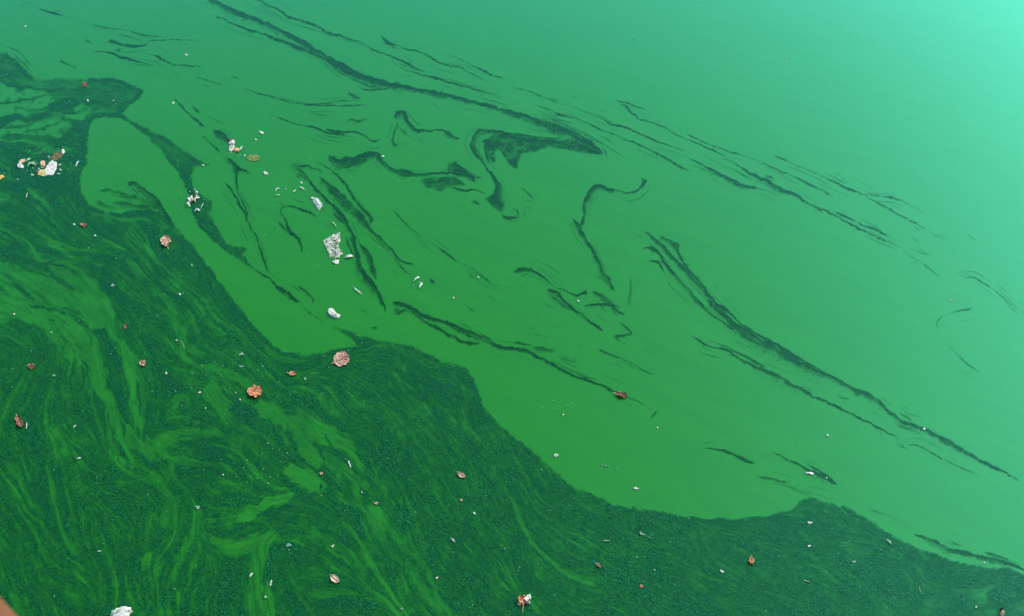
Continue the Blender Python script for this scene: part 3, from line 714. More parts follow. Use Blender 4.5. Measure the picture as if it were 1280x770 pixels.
   ([(278,196,1),(287,200,3),(294,205,6),(299,210,6),(305,212,3),(310,217,3),(313,219,1)], .95), ([(294,204,8),(295,214,7),(295,226,5),(297,238,3)], .85)]),
 ('stubby dark algae streak leading up to the striped litter packet', [
   ([(266,163,4),(272,166,9),(279,171,9),(285,175,7),(289,176,4)], .95), ([(216,122,1),(226,131,2),(238,144,2),(246,152,4),(252,157,3),(258,159,2)], .85), ([(252,165,1),(259,172,2),(265,180,3),(272,187,4),(277,189,1)], .8), ([(238,130,1),(246,138,5),(250,142,2)], .7), ([(250,140,1),(266,148,1.4),(284,157,1)], .5), ([(226,118,1),(236,124,1)], .4)]),
 ('thin dotted algae thread running from the feathery streak toward the hook ended one', [
   ([(490,262,1),(498,270,2.6),(507,279,3),(516,288,1.6),(527,296,1.2),(543,306,1.2),(554,314,2.8),(563,321,3.4),(572,327,1),(586,333,1.2),(598,342,2.6),(608,350,3),(616,356,1.4),(630,358,1),(642,360,.8)], .72), ([(582,338,1),(594,348,2.2),(600,352,1)], .6), ([(594,362,1),(612,372,1.6),(628,385,1)], .4)]),
 ('dark forked algae streak above the largest pink leaf, tapering to a lone brown leaf', [
   ([(490,376,2),(495,380,8),(504,383,13),(514,387,9),(525,393,6),(543,400,6),(552,401,5),(562,406,5),(582,414,7),(594,419,8),(608,425,9),(621,433,7),(640,436,5),(656,438,7),(664,441,5),(679,449,4),(697,459,4),(718,470,3.4),(741,477,3),(762,486,3),(780,494,2),(798,502,1.5),(816,514,1)], .95),
   ([(512,389,2),(528,400,2.4),(541,407,3.4),(562,419,4),(576,426,6),(588,429,5),(602,429,1)], .85), ([(560,408,1),(576,415,3),(592,422,3),(612,430,2)], .7), ([(492,386,6),(499,391,7),(510,388,4)], .8),
   ([(666,434,2),(674,435,6),(684,438,8),(693,438,4)], .7), ([(640,427,2),(652,429,4),(668,433,2)], .55), ([(696,444,2),(710,450,3),(724,454,2)], .35), ([(700,458,1),(726,468,1.6),(748,476,1.4)], .6), ([(760,492,1),(776,502,1.4),(790,508,1.6),(796,510,.8)], .45)]),
 ('small dark comma of algae at the lower right end of the forked streak', [
   ([(812,523,2),(817,519,4),(821,516,6),(824,517,2)], .9), ([(816,513,1),(822,515,4)], .8)]),
 ('short dark algae dash right of the pale foam arcs', [
   ([(535,346,1),(540,351,3.4),(546,357,1)], .9), ([(533,353,2),(535,358,2)], .7), ([(508,366,1),(514,371,1)], .5)]),
 ('small dark algae dash right of the white foam lump', [
   ([(448,386,1),(454,388,2.4),(462,393,1)], .75)]),
 ('tiny dark algae smudge above the bay where the mat meets a thin spike', [
   ([(464,409,2),(469,410,4.4),(474,411,2)], .7)]),
 ('small dark algae dash above the dark forked streak', [
   ([(583,382,1),(590,388,3),(596,392,1)], .8), ([(606,397,1.4),(610,397,1)], .7)]),
 ('jagged row of thin algae dashes near the top left corner', [
   ([(133,54,1),(137,52,3.4),(142,52,4),(149,55,2.4),(157,57,3),(164,57,4),(173,57,3.4),(182,56,2.4),(187,51,1.8),(208,49.5,2),(222,49,2.4),(234,50,2.6),(250,52,1)], .95), ([(112,31,1),(122,33,2.6),(132,35,2.2),(145,36,1.6),(166,40,2),(179,44,1.8),(201,45,1)], .9),
   ([(105,48,1),(111,52,2.6),(118,56,1)], .75), ([(116,64,1),(128,64,1.8),(141,66,2.4),(149,71,3),(158,73,4),(166,75,3),(178,78,1.4),(194,83,1)], .85), ([(144,62,3),(150,63,4),(154,61,1)], .6), ([(178,67,1),(192,69,1.4),(199,71,4.6),(205,75,2.6),(221,81,1.6),(234,82,2.4),(246,83,2),(256,85,1)], .88)]),
 ('single slanting algae thread at the very top left', [
   ([(24,0,1),(34,4,1.6),(44,8,1)], .6), ([(46,9,1),(56,13,2.4),(66,16,2.6),(72,18,2),(84,21,1.4),(98,26,1)], .9)]),
 ('short straight algae dash right of the jagged row of thin dashes', [
   ([(242,96,1),(250,98,2.2),(262,101,2.4),(272,104,2.4),(281,107,1)], .95), ([(288,95,1),(294,97,2.2),(300,99,1)], .8)]),
 ('faint broken algae threads above the upper left arm of the mat', [
   ([(72,75,1),(78,77,2.4),(88,82,1.4),(94,85,3.4),(97,86,1)], .8), ([(-20,52,1),(0,56,2),(14,60,2.4),(26,66,2),(33,74,1.6),(36,82,2)], .5), ([(30,49,1),(38,50,1)], .6), ([(16,68,3),(30,80,4),(40,92,2)], .35)]),
 ('mottled smudge of algae in the pale pocket beside the upper left mat', [
   ([(160,234,3),(167,229,7),(176,236,9),(186,245,10),(196,256,12),(208,270,10),(216,280,4)], .8), ([(124,240,2),(134,238,6),(146,242,9),(160,246,10),(174,250,9)], .55), ([(140,254,6),(154,256,10),(170,260,12),(190,262,10)], .6), ([(120,250,3),(130,256,6),(144,262,8)], .5), ([(172,246,8),(184,256,10),(196,264,8)], .6)]),
 ('small dark crumb of algae alone on the pale upper film', [
   ([(790,47,2),(793,49,4),(794,50,2)], .9), ([(788,54,1),(793,55,1.4)], .6), ([(800,53,1),(803,54,1)], .5)]),
]

# broad bodies of some streaks: outline, strength
FILLS = {
 'boot shaped': [([(602,175),(617,169),(637,165),(663,169),(691,173),(709,174),(729,182),(744,187),(750,193),(729,191),(703,186),(686,184),(673,188),(653,193),(648,200),(646,212),(637,207),(632,200),(625,188),(620,188),(620,201),(616,206),(609,196)], .82),
                 ([(622,231),(627,239),(627,256),(628,264),(621,262),(612,254),(606,248),(616,241)], .85)],
 'wavy dark': [([(560,202),(571,207),(588,215),(603,222),(592,222),(595,229),(577,220),(559,215)], .85),
               ([(527,225),(546,220),(569,221),(582,231),(566,233),(551,240),(536,234)], .72)],
}

def split_strokes(strokes):
    """strokes that touch belong to one piece; loose ones are pieces of their own"""
    k = len(strokes); grp = list(range(k))
    C = [smooth_path([(x, y) for x, y, w in st], [w for x, y, w in st], 3) for st, a in strokes]
    for i in range(k):
        for j in range(i):
            d = np.hypot(C[i][0][:, None, 0] - C[j][0][None, :, 0], C[i][0][:, None, 1] - C[j][0][None, :, 1])
            if (d - (C[i][1][:, None] + C[j][1][None, :]) / 2).min() < 5:
                gi, gj = grp[i], grp[j]; grp = [gj if g == gi else g for g in grp]
    out = {}
    for st, g in zip(strokes, grp): out.setdefault(g, []).append(st)
    return sorted(out.values(), key=lambda ss: -sum(len(st) * max(w for x, y, w in st) for st, a in ss))

def build_streak(n, label, strokes):
    first = None
    for q, piece in enumerate(split_strokes(strokes)):
        fills = sum([v for k, v in FILLS.items() if label.startswith(k)], []) if q == 0 else []
        o = streak_piece(n, q, piece, 'algae_streak' if q == 0 else 'loose_wisp', fills)
        if first is None:
            first = o; tag(o, label, 'algae streak', 'streaks of dark algae on the open film')
        else:
            loc = o.location.copy(); o.parent = first; o.location = loc - first.location

def streak_piece(n, piece_no, strokes, name, fills=()):
    pts = np.array([(x, y) for st, a in strokes for x, y, w in st], float)
    m = 14
    step = 0.75
    gx = np.arange(pts[:, 0].min() - m, pts[:, 0].max() + m, step); gy = np.arange(pts[:, 1].min() - m, pts[:, 1].max() + m, step)
    X, Y = np.meshgrid(gx, gy)
    ex = (fbm(X / 8, Y / 8, 300 + n, 3) - .5) * 4.6; ey = (fbm(X / 8, Y / 8, 340 + n, 3) - .5) * 4.6
    D = np.zeros_like(X)
    for q, (st, a) in enumerate(strokes):
        P = [(x, y) for x, y, w in st]; W = [w for x, y, w in st]
        A = np.array(P); mm = max(W) + 8
        i0, i1 = np.searchsorted(gx, [A[:, 0].min() - mm, A[:, 0].max() + mm]); j0, j1 = np.searchsorted(gy, [A[:, 1].min() - mm, A[:, 1].max() + mm])
        sl = (slice(j0, j1), slice(i0, i1))
        if i1 - i0 < 2 or j1 - j0 < 2: continue
        d, t, s, w, L = stroke_coords(X[sl] + ex[sl] * np.clip(max(W) / 6, .35, 1), Y[sl] + ey[sl] * np.clip(max(W) / 6, .35, 1), P, W)
        sd = 1000 + n * 31 + q * 7 + piece_no * 113
        fib = vnoise(s / 13, t / 1.3 + 50, sd); fib2 = vnoise(s / 26, t / 3.2 + 50, sd + 3); lon = vnoise(s / 9, s * 0, sd + 5)
        comb = vnoise(s / 2.0, t / 5 + 9, sd + 9)
        xs, ys = X[sl], Y[sl]
        grain = vnoise(xs / 1.25, ys / 1.1, sd + 33)
        lon = vnoise(s / 21, s * 0, sd + 5) * .7 + lon * .3
        lon = lon + np.clip((w - 6) / 6, 0, 1) * (vnoise(s / 6.5, t / 9 + 5, sd + 55) - .5) * .9
        half = w / 2 * (0.60 + 0.5 * lon) * (.80 + .2 * np.clip((w - 3) / 6, 0, 1))
        wide = np.clip((w - 3) / 6, 0, 1)
        if P[-1][0] < P[0][0]: t = -t
        u = t / np.maximum(half, .4)
        low = sstep(-.5, .7, u)                       # the upper edge is crisp, the lower one frays out
        hair = vnoise(s / 18, t / .9 + 70, sd + 41)
        e = half - d + (fib - .5) * np.minimum(w * .40, 3.6) * (.25 + .9 * low) + (hair - .5) * np.minimum(w * .30, 2.6) * (.2 + low) + (comb - .5) * np.minimum(w * .34, 3.0) * (.35 + .65 * low) + (grain - .5) * np.minimum(w * .34, 2.6) * (.5 + .8 * low)
        feather = .55 + wide * (.30 + 1.3 * low)
        v = sstep(-feather, feather, e)
        body = 1 - wide * (.24 * sstep(.40, .80, fib2) + .18 * sstep(.45, .80, fib) + .22 * sstep(.5, .8, hair) + .32 * low)
        body = body * (1 - (.10 + .34 * wide) * sstep(.42, .80, grain))
        core = np.exp(-((t + half * .62 + (fib2 - .5) * 1.4) / 1.0) ** 2) * wide * (.75 + .25 * sstep(.25, .6, lon)) * v
        ends = np.clip(np.minimum(s + 1.5, L - s + 1.5) / 7, 0, 1)
        thin = np.clip(.46 + w / 3.4, 0, 1) * (0.74 + .44 * lon)
        spray = sstep(.74, .95, vnoise(xs / 1.2, ys / 1.0, sd + 21)) * sstep(-7 - w * .4, 0, half - d) * np.clip(w / 7, .10, 1) * (.2 + .5 * low)
        val = np.maximum(np.maximum(v * np.clip(body, .10, 1), core) * np.clip(thin, 0, 1), spray) * ends * a
        D[sl] = np.maximum(D[sl], val)
    for q, (poly, a) in enumerate(fills):
        e = polygon_field(X + ex * .6, Y + ey * .6, poly)
        g1 = vnoise(X / 1.25, Y / 1.1, 5000 + q); g2 = fbm(X / 7, Y / 5, 5100 + q, 3); g3 = vnoise((X + Y * .4) / 12, (Y - X * .4) / 1.5, 5200 + q)
        v = sstep(-1.6, 3.2, e + (g1 - .5) * 4.2 + (g3 - .5) * 3.0)
        body = .92 - .38 * sstep(.42, .8, g1) - .40 * sstep(.42, .7, g2) - .2 * sstep(.5, .8, g3)
        rim = np.exp(-((e - 1.5) / 1.2) ** 2) * .25
        D = np.maximum(D, v * np.clip(body + rim, .2, 1) * a)
    D = np.clip(D * 1.04, 0, 1)
    D[0] = D[-1] = 0; D[:, 0] = D[:, -1] = 0
    return film_mesh(name, gx, gy, D, M['streak'], 0.0018 + n * 0.00002 + piece_no * 0.000003)

for n, (label, strokes) in enumerate(STREAKS):
    build_streak(n, label, strokes)

def fringe_threads():
    """hair thin wisps that drift alongside the streaks, too many and too faint to count"""
    rnd = random.Random(23)
    paths = []
    for label, strokes in STREAKS:
        for st, a in strokes:
            if len(st) >= 3: paths.append(np.array(st))
    wts = [float(np.hypot(*(p[-1, :2] - p[0, :2]))) for p in paths]
    V = []; F = []; C = []
    for k in range(420):
        p = rnd.choices(paths, wts)[0]
        cen, _ = smooth_path([tuple(q[:2]) for q in p], [1] * len(p), 3)
        n = len(cen); L = rnd.randint(3, max(4, min(16, n // 2))); i0 = rnd.randint(0, max(0, n - L))
        seg = cen[i0:i0 + L]
        if len(seg) < 3: continue
        T = np.gradient(seg, axis=0); T /= np.maximum(np.hypot(T[:, 0], T[:, 1])[:, None], 1e-6)
        N = np.stack([-T[:, 1], T[:, 0]], 1)
        off = rnd.choice((-1, 1)) * rnd.uniform(2.5, 16) * rnd.uniform(.4, 1); drift = rnd.uniform(-3, 3)
        w = rnd.uniform(.45, .9); st = rnd.uniform(.18, .55)
        b = len(V); z = .0030 + k * 1e-6
        for i in range(len(seg)):
            f = i / (len(seg) - 1); taper = math.sin(math.pi * (.06 + .88 * f))
            c = seg[i] + N[i] * (off + drift * f + rnd.uniform(-.25, .25))
            for sgn in (-1, 0, 1):
                q = c + N[i] * sgn * w
                x, y = ground(q[0], q[1]); V.append((float(x), float(y), z)); C.append(0 if sgn else st * taper)
        for i in range(len(seg) - 1):
            for c2 in (0, 1): F.append((b + i * 3 + c2, b + i * 3 + c2 + 1, b + i * 3 + c2 + 4, b + i * 3 + c2 + 3))
    o = mesh_obj('algae_threads', V, F, M['streak'])
    at = o.data.attributes.new('cover', 'FLOAT', 'POINT'); at.data.foreach_set('value', C)
    tag(o, 'hair thin faint algae threads drifting beside the dark streaks', 'algae threads', kind='stuff')
fringe_threads()

# ------------------------------------------------------------------ litter and leaves
LOW = 0.4          # litter is soaked and lies low in the film
TOP = 0.006        # things float just over the algae

def spot(px, py):
    x, y = ground(px, py)
    return float(x), float(y)

def local(px, py, dx, dy):
    """offset in the photograph -> offset on the water, metres"""
    x0, y0 = ground(px, py); x1, y1 = ground(px + dx, py + dy)
    return float(x1 - x0), float(y1 - y0)

def outline(w, h, rot, seed, n=18, rough=.34, lobes=0, point=0):
    rnd = random.Random(seed)
    ph = rnd.random() * 6.28; ph2 = rnd.random() * 6.28
    out = []
    for i in range(n):
        a = 2 * math.pi * i / n
        r = 1 + rough * .6 * math.sin(2 * a + ph) + rough * .5 * math.sin(3 * a + ph2) + rnd.uniform(-.5, .5) * rough
        if lobes: r *= 1 + .22 * math.cos(lobes * a)
        if point: r *= 1 + point * (max(0, math.cos(a)) ** 6)
        x, y = math.cos(a) * w / 2 * r, math.sin(a) * h / 2 * r
        c, s = math.cos(math.radians(rot)), math.sin(math.radians(rot))
        out.append((x * c - y * s, x * s + y * c))
    return out

def lump_mesh(name, px, py, poly, height, mat, seed, parent=None, off=(0, 0), crease=.35):
    """uneven low lump: base ring, shoulder, top, all knocked about"""
    rnd = random.Random(seed)
    n = len(poly)
    height *= LOW
    rings = [(1.0, -.004), (1.02, .30), (.80, .78), (.45, 1.0)]
    V = []; F = []
    for k, (r, z) in enumerate(rings):
        for (dx, dy) in poly:
            j = 1 + (rnd.uniform(-.08, .08) if 0 < k else 0)
            X, Y = local(px, py, off[0] + dx * r * j, off[1] + dy * r * j)
            zz = -.004 if k == 0 else height * z * (1 + rnd.uniform(-crease, crease))
            V.append((X, Y, zz))
    X, Y = local(px, py, off[0], off[1]); V.append((X, Y, height * (1 + rnd.uniform(-crease, crease))))
    for k in range(len(rings) - 1):
        for i in range(n):
            j = (i + 1) % n
            F.append((k * n + j, k * n + i, (k + 1) * n + i, (k + 1) * n + j))
    b = (len(rings) - 1) * n
    for i in range(n): F.append((b + (i + 1) % n, b + i, len(V) - 1))
    return mesh_obj(name, V, F, mat, parent, smooth=False)

def sheet_mesh(name, px, py, poly, height, mat, seed, parent=None, off=(0, 0), tight=False):
    """crumpled piece of film: folds run through it and its rim is ragged; has two faces"""
    rnd = random.Random(seed)
    height *= LOW * .4
    P = np.array(poly, float)
    C = []
    for i in range(len(P)):                       # straight torn edges between the corners
        p, q = P[i], P[(i + 1) % len(P)]
        m = max(2, int(np.hypot(*(q - p)) / 1.6))
        for t in range(m):
            C.append(p + (q - p) * t / m + (np.array([rnd.uniform(-.35, .35), rnd.uniform(-.35, .35)]) if t else 0))
    C = np.array(C)
    n = len(C); cen = C.mean(0)
    R = [1, .86, .7, .54, .38, .2]
    V = []; F = []
    JIT = {(k, i): (rnd.uniform(-.55, .55), rnd.uniform(-.55, .55)) for k in range(len(R)) for i in range(n)}
    ang = rnd.uniform(0, 3.14); fr = rnd.uniform(.5, .9) * (6.0 / max(4, np.ptp(P[:, 0])))* 3
    def fold(x, y):
        u = x * math.cos(ang) + y * math.sin(ang); v = -x * math.sin(ang) + y * math.cos(ang)
        f = abs(math.sin(u * fr + .6 * math.sin(v * fr * .7 + seed))) * .6 + abs(math.sin(v * fr * 1.7 + seed * 2 + .5 * math.sin(u * fr))) * .4
        return f
    for side in (0, 1):
        for k, r in enumerate(R):
            for i in range(n):
                jag = rnd.uniform(.90, 1.06) if (k == 0 and side == 0) else 1.0
                if side == 1 and k == 0: jag = V_j[i]
                if side == 0 and k == 0:
                    if i == 0: V_j = []
                    V_j.append(jag)
                jx, jy = JIT[(k, i)] if k else (0, 0)
                x = cen[0] + (C[i, 0] - cen[0]) * r * jag + jx; y = cen[1] + (C[i, 1] - cen[1]) * r * jag + jy
                X, Y = local(px, py, off[0] + x, off[1] + y)
                z = height * (.12 + .88 * fold(x, y)) * (1 if k else .45)
                V.append((X, Y, z if side == 0 else z - .0015))
        X, Y = local(px, py, off[0] + cen[0], off[1] + cen[1])
        z = height * (.12 + .88 * fold(*cen)); V.append((X, Y, z if side == 0 else z - .0015))
    m = len(R) * n + 1
    for side in (0, 1):
        b = side * m
        for k in range(len(R) - 1):
            for i in range(n):
                j = (i + 1) % n
                q = (b + k * n + j, b + k * n + i, b + (k + 1) * n + i, b + (k + 1) * n + j)
                F.append(q if side == 0 else q[::-1])
        e = b + (len(R) - 1) * n
        for i in range(n):
            t = (e + (i + 1) % n, e + i, b + m - 1)
            F.append(t if side == 0 else t[::-1])
    for i in range(n):
        j = (i + 1) % n
        F.append((i, j, m + j, m + i))
    return mesh_obj(name, V, F, mat, parent)

def strip_mesh(name, px, py, path, width, mat, parent=None, z0=.002, lift=.006, thick=.003, seed=0):
    """bent sliver: flat bar with tapered ends; path is offsets in the photograph"""
    rnd = random.Random(seed)
    C, W = smooth_path(path, [width] * len(path), 1.0)
    n = len(C)
    if n < 4:
        t = np.linspace(0, 1, 5)[:, None]; C = np.array(path[0]) * (1 - t) + np.array(path[-1]) * t; n = 5
    T = np.gradient(C, axis=0); T /= np.maximum(np.hypot(T[:, 0], T[:, 1])[:, None], 1e-6)
    V = []; F = []
    for i in range(n):
        u = i / (n - 1)
        w = width / 2 * max(.25, min(1, 4 * u, 4 * (1 - u))) * rnd.uniform(.85, 1.15)
        nx, ny = -T[i, 1], T[i, 0]
        z = z0 + lift * math.sin(math.pi * u)
        for s, dz in ((-1, 0), (0, thick), (1, 0), (0, -thick)):
            X, Y = local(px, py, C[i, 0] + nx * w * s, C[i, 1] + ny * w * s)
            V.append((X, Y, z + dz))
    for i in range(n - 1):
        for k in range(4):
            a, b = i * 4 + k, i * 4 + (k + 1) % 4
            F.append((a, b, b + 4, a + 4))
    F.append((3, 2, 1, 0)); F.append(tuple(range((n - 1) * 4, n * 4)))
    return mesh_obj(name, V, F, mat, parent)

def root(name, px, py, label, cat, group=None, z=TOP):
    e = bpy.data.objects.new(name, None); COL.objects.link(e)
    x, y = spot(px, py); e.location = (x, y, z); e.empty_display_size = .05
    return tag(e, label, cat, group)

def settle(o, px, py, z=TOP):
    x, y = spot(px, py); o.location = (x, y, z); return o

# ---- fallen leaves -------------------------------------------------
def leaf(px, py, length, width, rot, label, mat, vein, style='oval', curl=.012, stem=5, seed=0, sideveins=4, stem_dir=None, group='fallen leaves on the algae'):
    """length and width in photograph pixels; rot in degrees, stem end first"""
    rnd = random.Random(seed)
    e = root('fallen_leaf', px, py, label, 'leaf', group)
    c, s = math.cos(math.radians(rot)), math.sin(math.radians(rot))
    def put(u, v):
        x, y = u * length / 2, v * width / 2
        return local(px, py, x * c - y * s, x * s + y * c)
    NU, NV = 13, 8
    def half(u):
        k = (u + 1) / 2
        if style == 'round': h = math.sqrt(max(0, 1 - u * u)) * (1.0 if u > -.8 else .9)
        elif style == 'lobed': h = (math.sqrt(max(0, 1 - u * u))) * (.74 + .34 * abs(math.sin(k * math.pi * 2.6 + .5)))
        elif style == 'maple': h = (math.sqrt(max(0, 1 - u * u)) ** .8) * (.62 + .5 * abs(math.sin(k * math.pi * 3.2)))
        else: h = math.sin(math.pi * min(1, max(0, k)) ** .85) ** .8
        return max(.03, h)
    jit = [rnd.uniform(.86, 1.1) for _ in range(2 * (NU + 1))]
    V = []; F = []
    def zz(u, v):
        return curl * .55 * (.30 + .75 * v * v + .35 * u * u + .5 * math.sin(u * 5 + seed) * v + .28 * math.sin(7 * v + 3 * u + seed))
    for layer in (0, 1):
        for i in range(NU + 1):
            u = -1 + 2 * i / NU
            for j in range(NV + 1):
                v = -1 + 2 * j / NV
                hw = half(u) * (jit[2 * i] if v < 0 else jit[2 * i + 1])
                X, Y = put(u, v * hw)
                V.append((X, Y, max(.0005, zz(u, v)) - (0.0012 if layer else 0)))
    m = (NU + 1) * (NV + 1)
    for layer in (0, 1):
        for i in range(NU):
            for j in range(NV):
                a = layer * m + i * (NV + 1) + j
                q = (a, a + 1, a + NV + 2, a + NV + 1)
                F.append(q if layer == 1 else q[::-1])
    mesh_obj('blade', V, F, mat, e, smooth=True)
    # midrib and side veins stand proud of the blade
    def rib(name, a, b, w, n=7):
        V = []; F = []
        for i in range(n):
            t = i / (n - 1); u = a[0] + (b[0] - a[0]) * t; v = a[1] + (b[1] - a[1]) * t
            hw = max(half(u), .05)
            vv = v / hw if abs(hw) > 1e-3 else v
            z = max(.0005, zz(u, max(-1, min(1, vv))))
            du, dv = (b[0] - a[0]) * length, (b[1] - a[1]) * width; L = math.hypot(du, dv) or 1
            ox, oy = -dv / L * w * (1 - .5 * t) / length, du / L * w * (1 - .5 * t) / width
            X, Y = put(u - ox, v - oy); V.append((X, Y, z + .0008)); X, Y = put(u, v); V.append((X, Y, z + .003)); X, Y = put(u + ox, v + oy); V.append((X, Y, z + .0008))
        for i in range(n - 1):
            for k in (0, 1): F.append((i * 3 + k, i * 3 + k + 1, i * 3 + k + 4, i * 3 + k + 3))
        return mesh_obj(name, V, F, vein, e)
    rib('midrib', (-.98, 0), (.92, 0), .9 if length > 12 else .7)
    for q in range(sideveins):
        u0 = -.6 + 1.2 * q / max(1, sideveins - 1)
        for sd in (-1, 1):
            u1 = min(.9, u0 + .35); rib('side_vein', (u0, 0), (u1, sd * .72 * half(u1)), .42, 5)
    if stem:
        d = stem_dir or (-c, -s)
        bx, by = -c * length / 2, -s * length / 2
        if stem_dir: bx, by = d[0] * length * .36, d[1] * width * .36
        strip_mesh('stem', px, py, [(bx * .9, by * .9), (bx + d[0] * stem * .5 + .4, by + d[1] * stem * .5), (bx + d[0] * stem, by + d[1] * stem)], .9, M['vein_pale'], e, .001, .006, .0015, seed)
    return e

leaf(427, 450, 21, 18, -25, 'large round pinkish brown leaf lying flat at the edge of the mat', M['leaf_pink'], M['vein_dark'], 'round', .010, 4, 1, 5)
leaf(319, 491, 19, 15, 175, 'crinkled bright orange leaf in the middle of the mat', M['leaf_orange'], M['vein_pale'], 'maple', .022, 0, 2, 4)
leaf(208, 303, 14, 13, -80, 'small pinkish leaf with its stem pointing down, near the upper edge of the mat', M['leaf_pink'], M['vein_pale'], 'lobed', .022, 5, 3, 3, (.25, 1))
leaf(40, 459, 9, 7, 10, 'little brown leaf ringed by pale algae at far left', M['leaf_brown'], M['vein_dark'], 'round', .008, 2, 4, 2)
leaf(25, 529, 15, 9, 65, 'upright reddish brown leaf beside a white sliver at far left', M['leaf_brown'], M['vein_pale'], 'lobed', .015, 4, 5, 3)
leaf(179, 455, 8, 8, 30, 'tiny pink leaf in the upper mat below the small stemmed leaf', M['leaf_pink'], M['vein_dark'], 'lobed', .010, 0, 6, 2)
leaf(366, 468, 10, 6, 5, 'small orange red leaf scrap between the two largest leaves', M['leaf_orange'], M['vein_pale'], 'oval', .010, 3, 7, 2)
leaf(777, 495, 14, 6.5, 15, 'curled brown leaf alone on the open film', M['leaf_brown'], M['vein_pale'], 'maple', .020, 5, 8, 4)
leaf(419, 725, 14, 9, 38, 'pale leaf with a dark midrib in the lower mat', M['leaf_pale'], M['vein_dark'], 'oval', .010, 2, 9, 0)
leaf(577, 595, 12, 6, 32, 'small narrow tan leaf in the centre of the lower mat', M['leaf_pink'], M['vein_pale'], 'oval', .008, 2, 10, 2)
crumpled = leaf(655, 752, 15, 11, 5, 'crumpled orange and white leaf with a long stem at the bottom edge', M['leaf_orange'], M['vein_pale'], 'maple', .030, 11, 11, 3, (-.15, 1))
lump_mesh('bleached_lobe', 655, 752, [(3, 3), (2, -1), (5, -7), (8, -8), (9, -4), (7, 0), (8, 4)], .05, M['foam'], 71, crumpled)
lump_mesh('bleached_lobe', 655, 752, [(-9, 4), (-6, 1), (-3, 2), (-5, 6)], .03, M['leaf_pale'], 72, crumpled)
leaf(939, 702, 9, 7, 85, 'small brick red leaf in the right part of the mat', M['leaf_orange'], M['vein_dark'], 'lobed', .012, 3, 12, 2)
leaf(106, 106, 7, 6, 20, 'dull reddish leaf sunk in the upper left arm of the mat', M['leaf_brown'], M['vein_dark'], 'round', .004, 0, 13, 2)
leaf(749, 708, 8, 4, 25, 'little rusty leaf scrap low in the middle right of the mat', M['leaf_pink'], M['vein_dark'], 'oval', .010, 2, 14, 2)
leaf(157, 409, 7, 5, 95, 'faint brown leaf scrap above the tiny pink leaf', M['leaf_brown'], M['vein_dark'], 'oval', .004, 0, 15, 2)
leaf(105, 282, 9, 5, 5, 'small brown leaf next to a white crumb in the upper left mat', M['leaf_brown'], M['vein_pale'], 'oval', .008, 0, 16, 2)
leaf(577, 626, 4, 3, 0, 'tiny tan leaf crumb below the narrow tan leaf', M['leaf_pink'], M['vein_pale'], 'oval', .005, 0, 17, 0)
leaf(471, 630, 6, 3, 15, 'tiny yellowish leaf crumb between the lower wisps', M['leaf_pale'], M['vein_dark'], 'oval', .005, 0, 18, 0)
leaf(402, 593, 4, 4, 40, 'tiny peach leaf crumb at the corner of a light film patch', M['leaf_pale'], M['vein_dark'], 'oval', .006, 0, 19, 0)
leaf(802, 734, 5, 4, 10, 'tiny orange leaf crumb near the bottom edge of the mat', M['leaf_orange'], M['vein_pale'], 'oval', .006, 0, 20, 0)

# ---- wrappers, bags and packets ------------------------------------
def torn_film():
    e = root('plastic_film', 418, 310, 'torn milky plastic film floating on the open film left of centre', 'plastic')
    sheet_mesh('sheet', 418, 310, [(-14, -8), (-4, -15), (7, -19), (8, -10), (5, -2), (8, 6), (6, 13), (-1, 9), (-5, 12), (-8, 4), (-12, -1)], .030, M['bag'], 3, e)
    sheet_mesh('flap', 418, 310, [(-4, 9), (2, 5), (10, 3), (11, 8), (4, 12), (-1, 15)], .022, M['bag'], 4, e)
    lump_mesh('torn_corner', 418, 310, outline(8, 5, 10, 5, 12, .3), .012, M['foam'], 5, e, (2, 18))
    strip_mesh('tail', 418, 310, [(13, 13), (18, 12), (24, 11)], 3, M['foam'], e, .003, .01, .004, 6)
    strip_mesh('upper_shred', 418, 310, [(-4, -32), (0, -29), (3, -25)], 1.4, M['greenfilm'], e, .002, .004, .002, 7)
    for q, pth in enumerate([[(-11, -2), (-5, -5), (0, 0)], [(-8, 5), (-3, 2), (2, 6)], [(-6, -12), (0, -9), (5, -13)]]):
        strip_mesh('fold_ridge', 418, 310, pth, 1.3, M['foam'], e, .004, .006, .002, 20 + q)
torn_film()

def foil():
    e = root('wrapper', 397, 255, 'small bluish white wrapper above the torn plastic film', 'wrapper')
    sheet_mesh('sheet', 397, 255, [(-6, -7), (-1, -8), (3, -3), (7, 2), (4, 6), (2, 8), (-2, 3), (-5, -2)], .016, M['foil'], 9, e)
    strip_mesh('edge_fold', 397, 255, [(-4, -6), (0, -1), (4, 5)], 2, M['foam'], e, .010, .006, .004, 2)
    lump_mesh('corner_scrap', 397, 255, outline(2.5, 2.5, 0, 3, 9), .006, M['foam'], 3, e, (-7, -7))
foil()

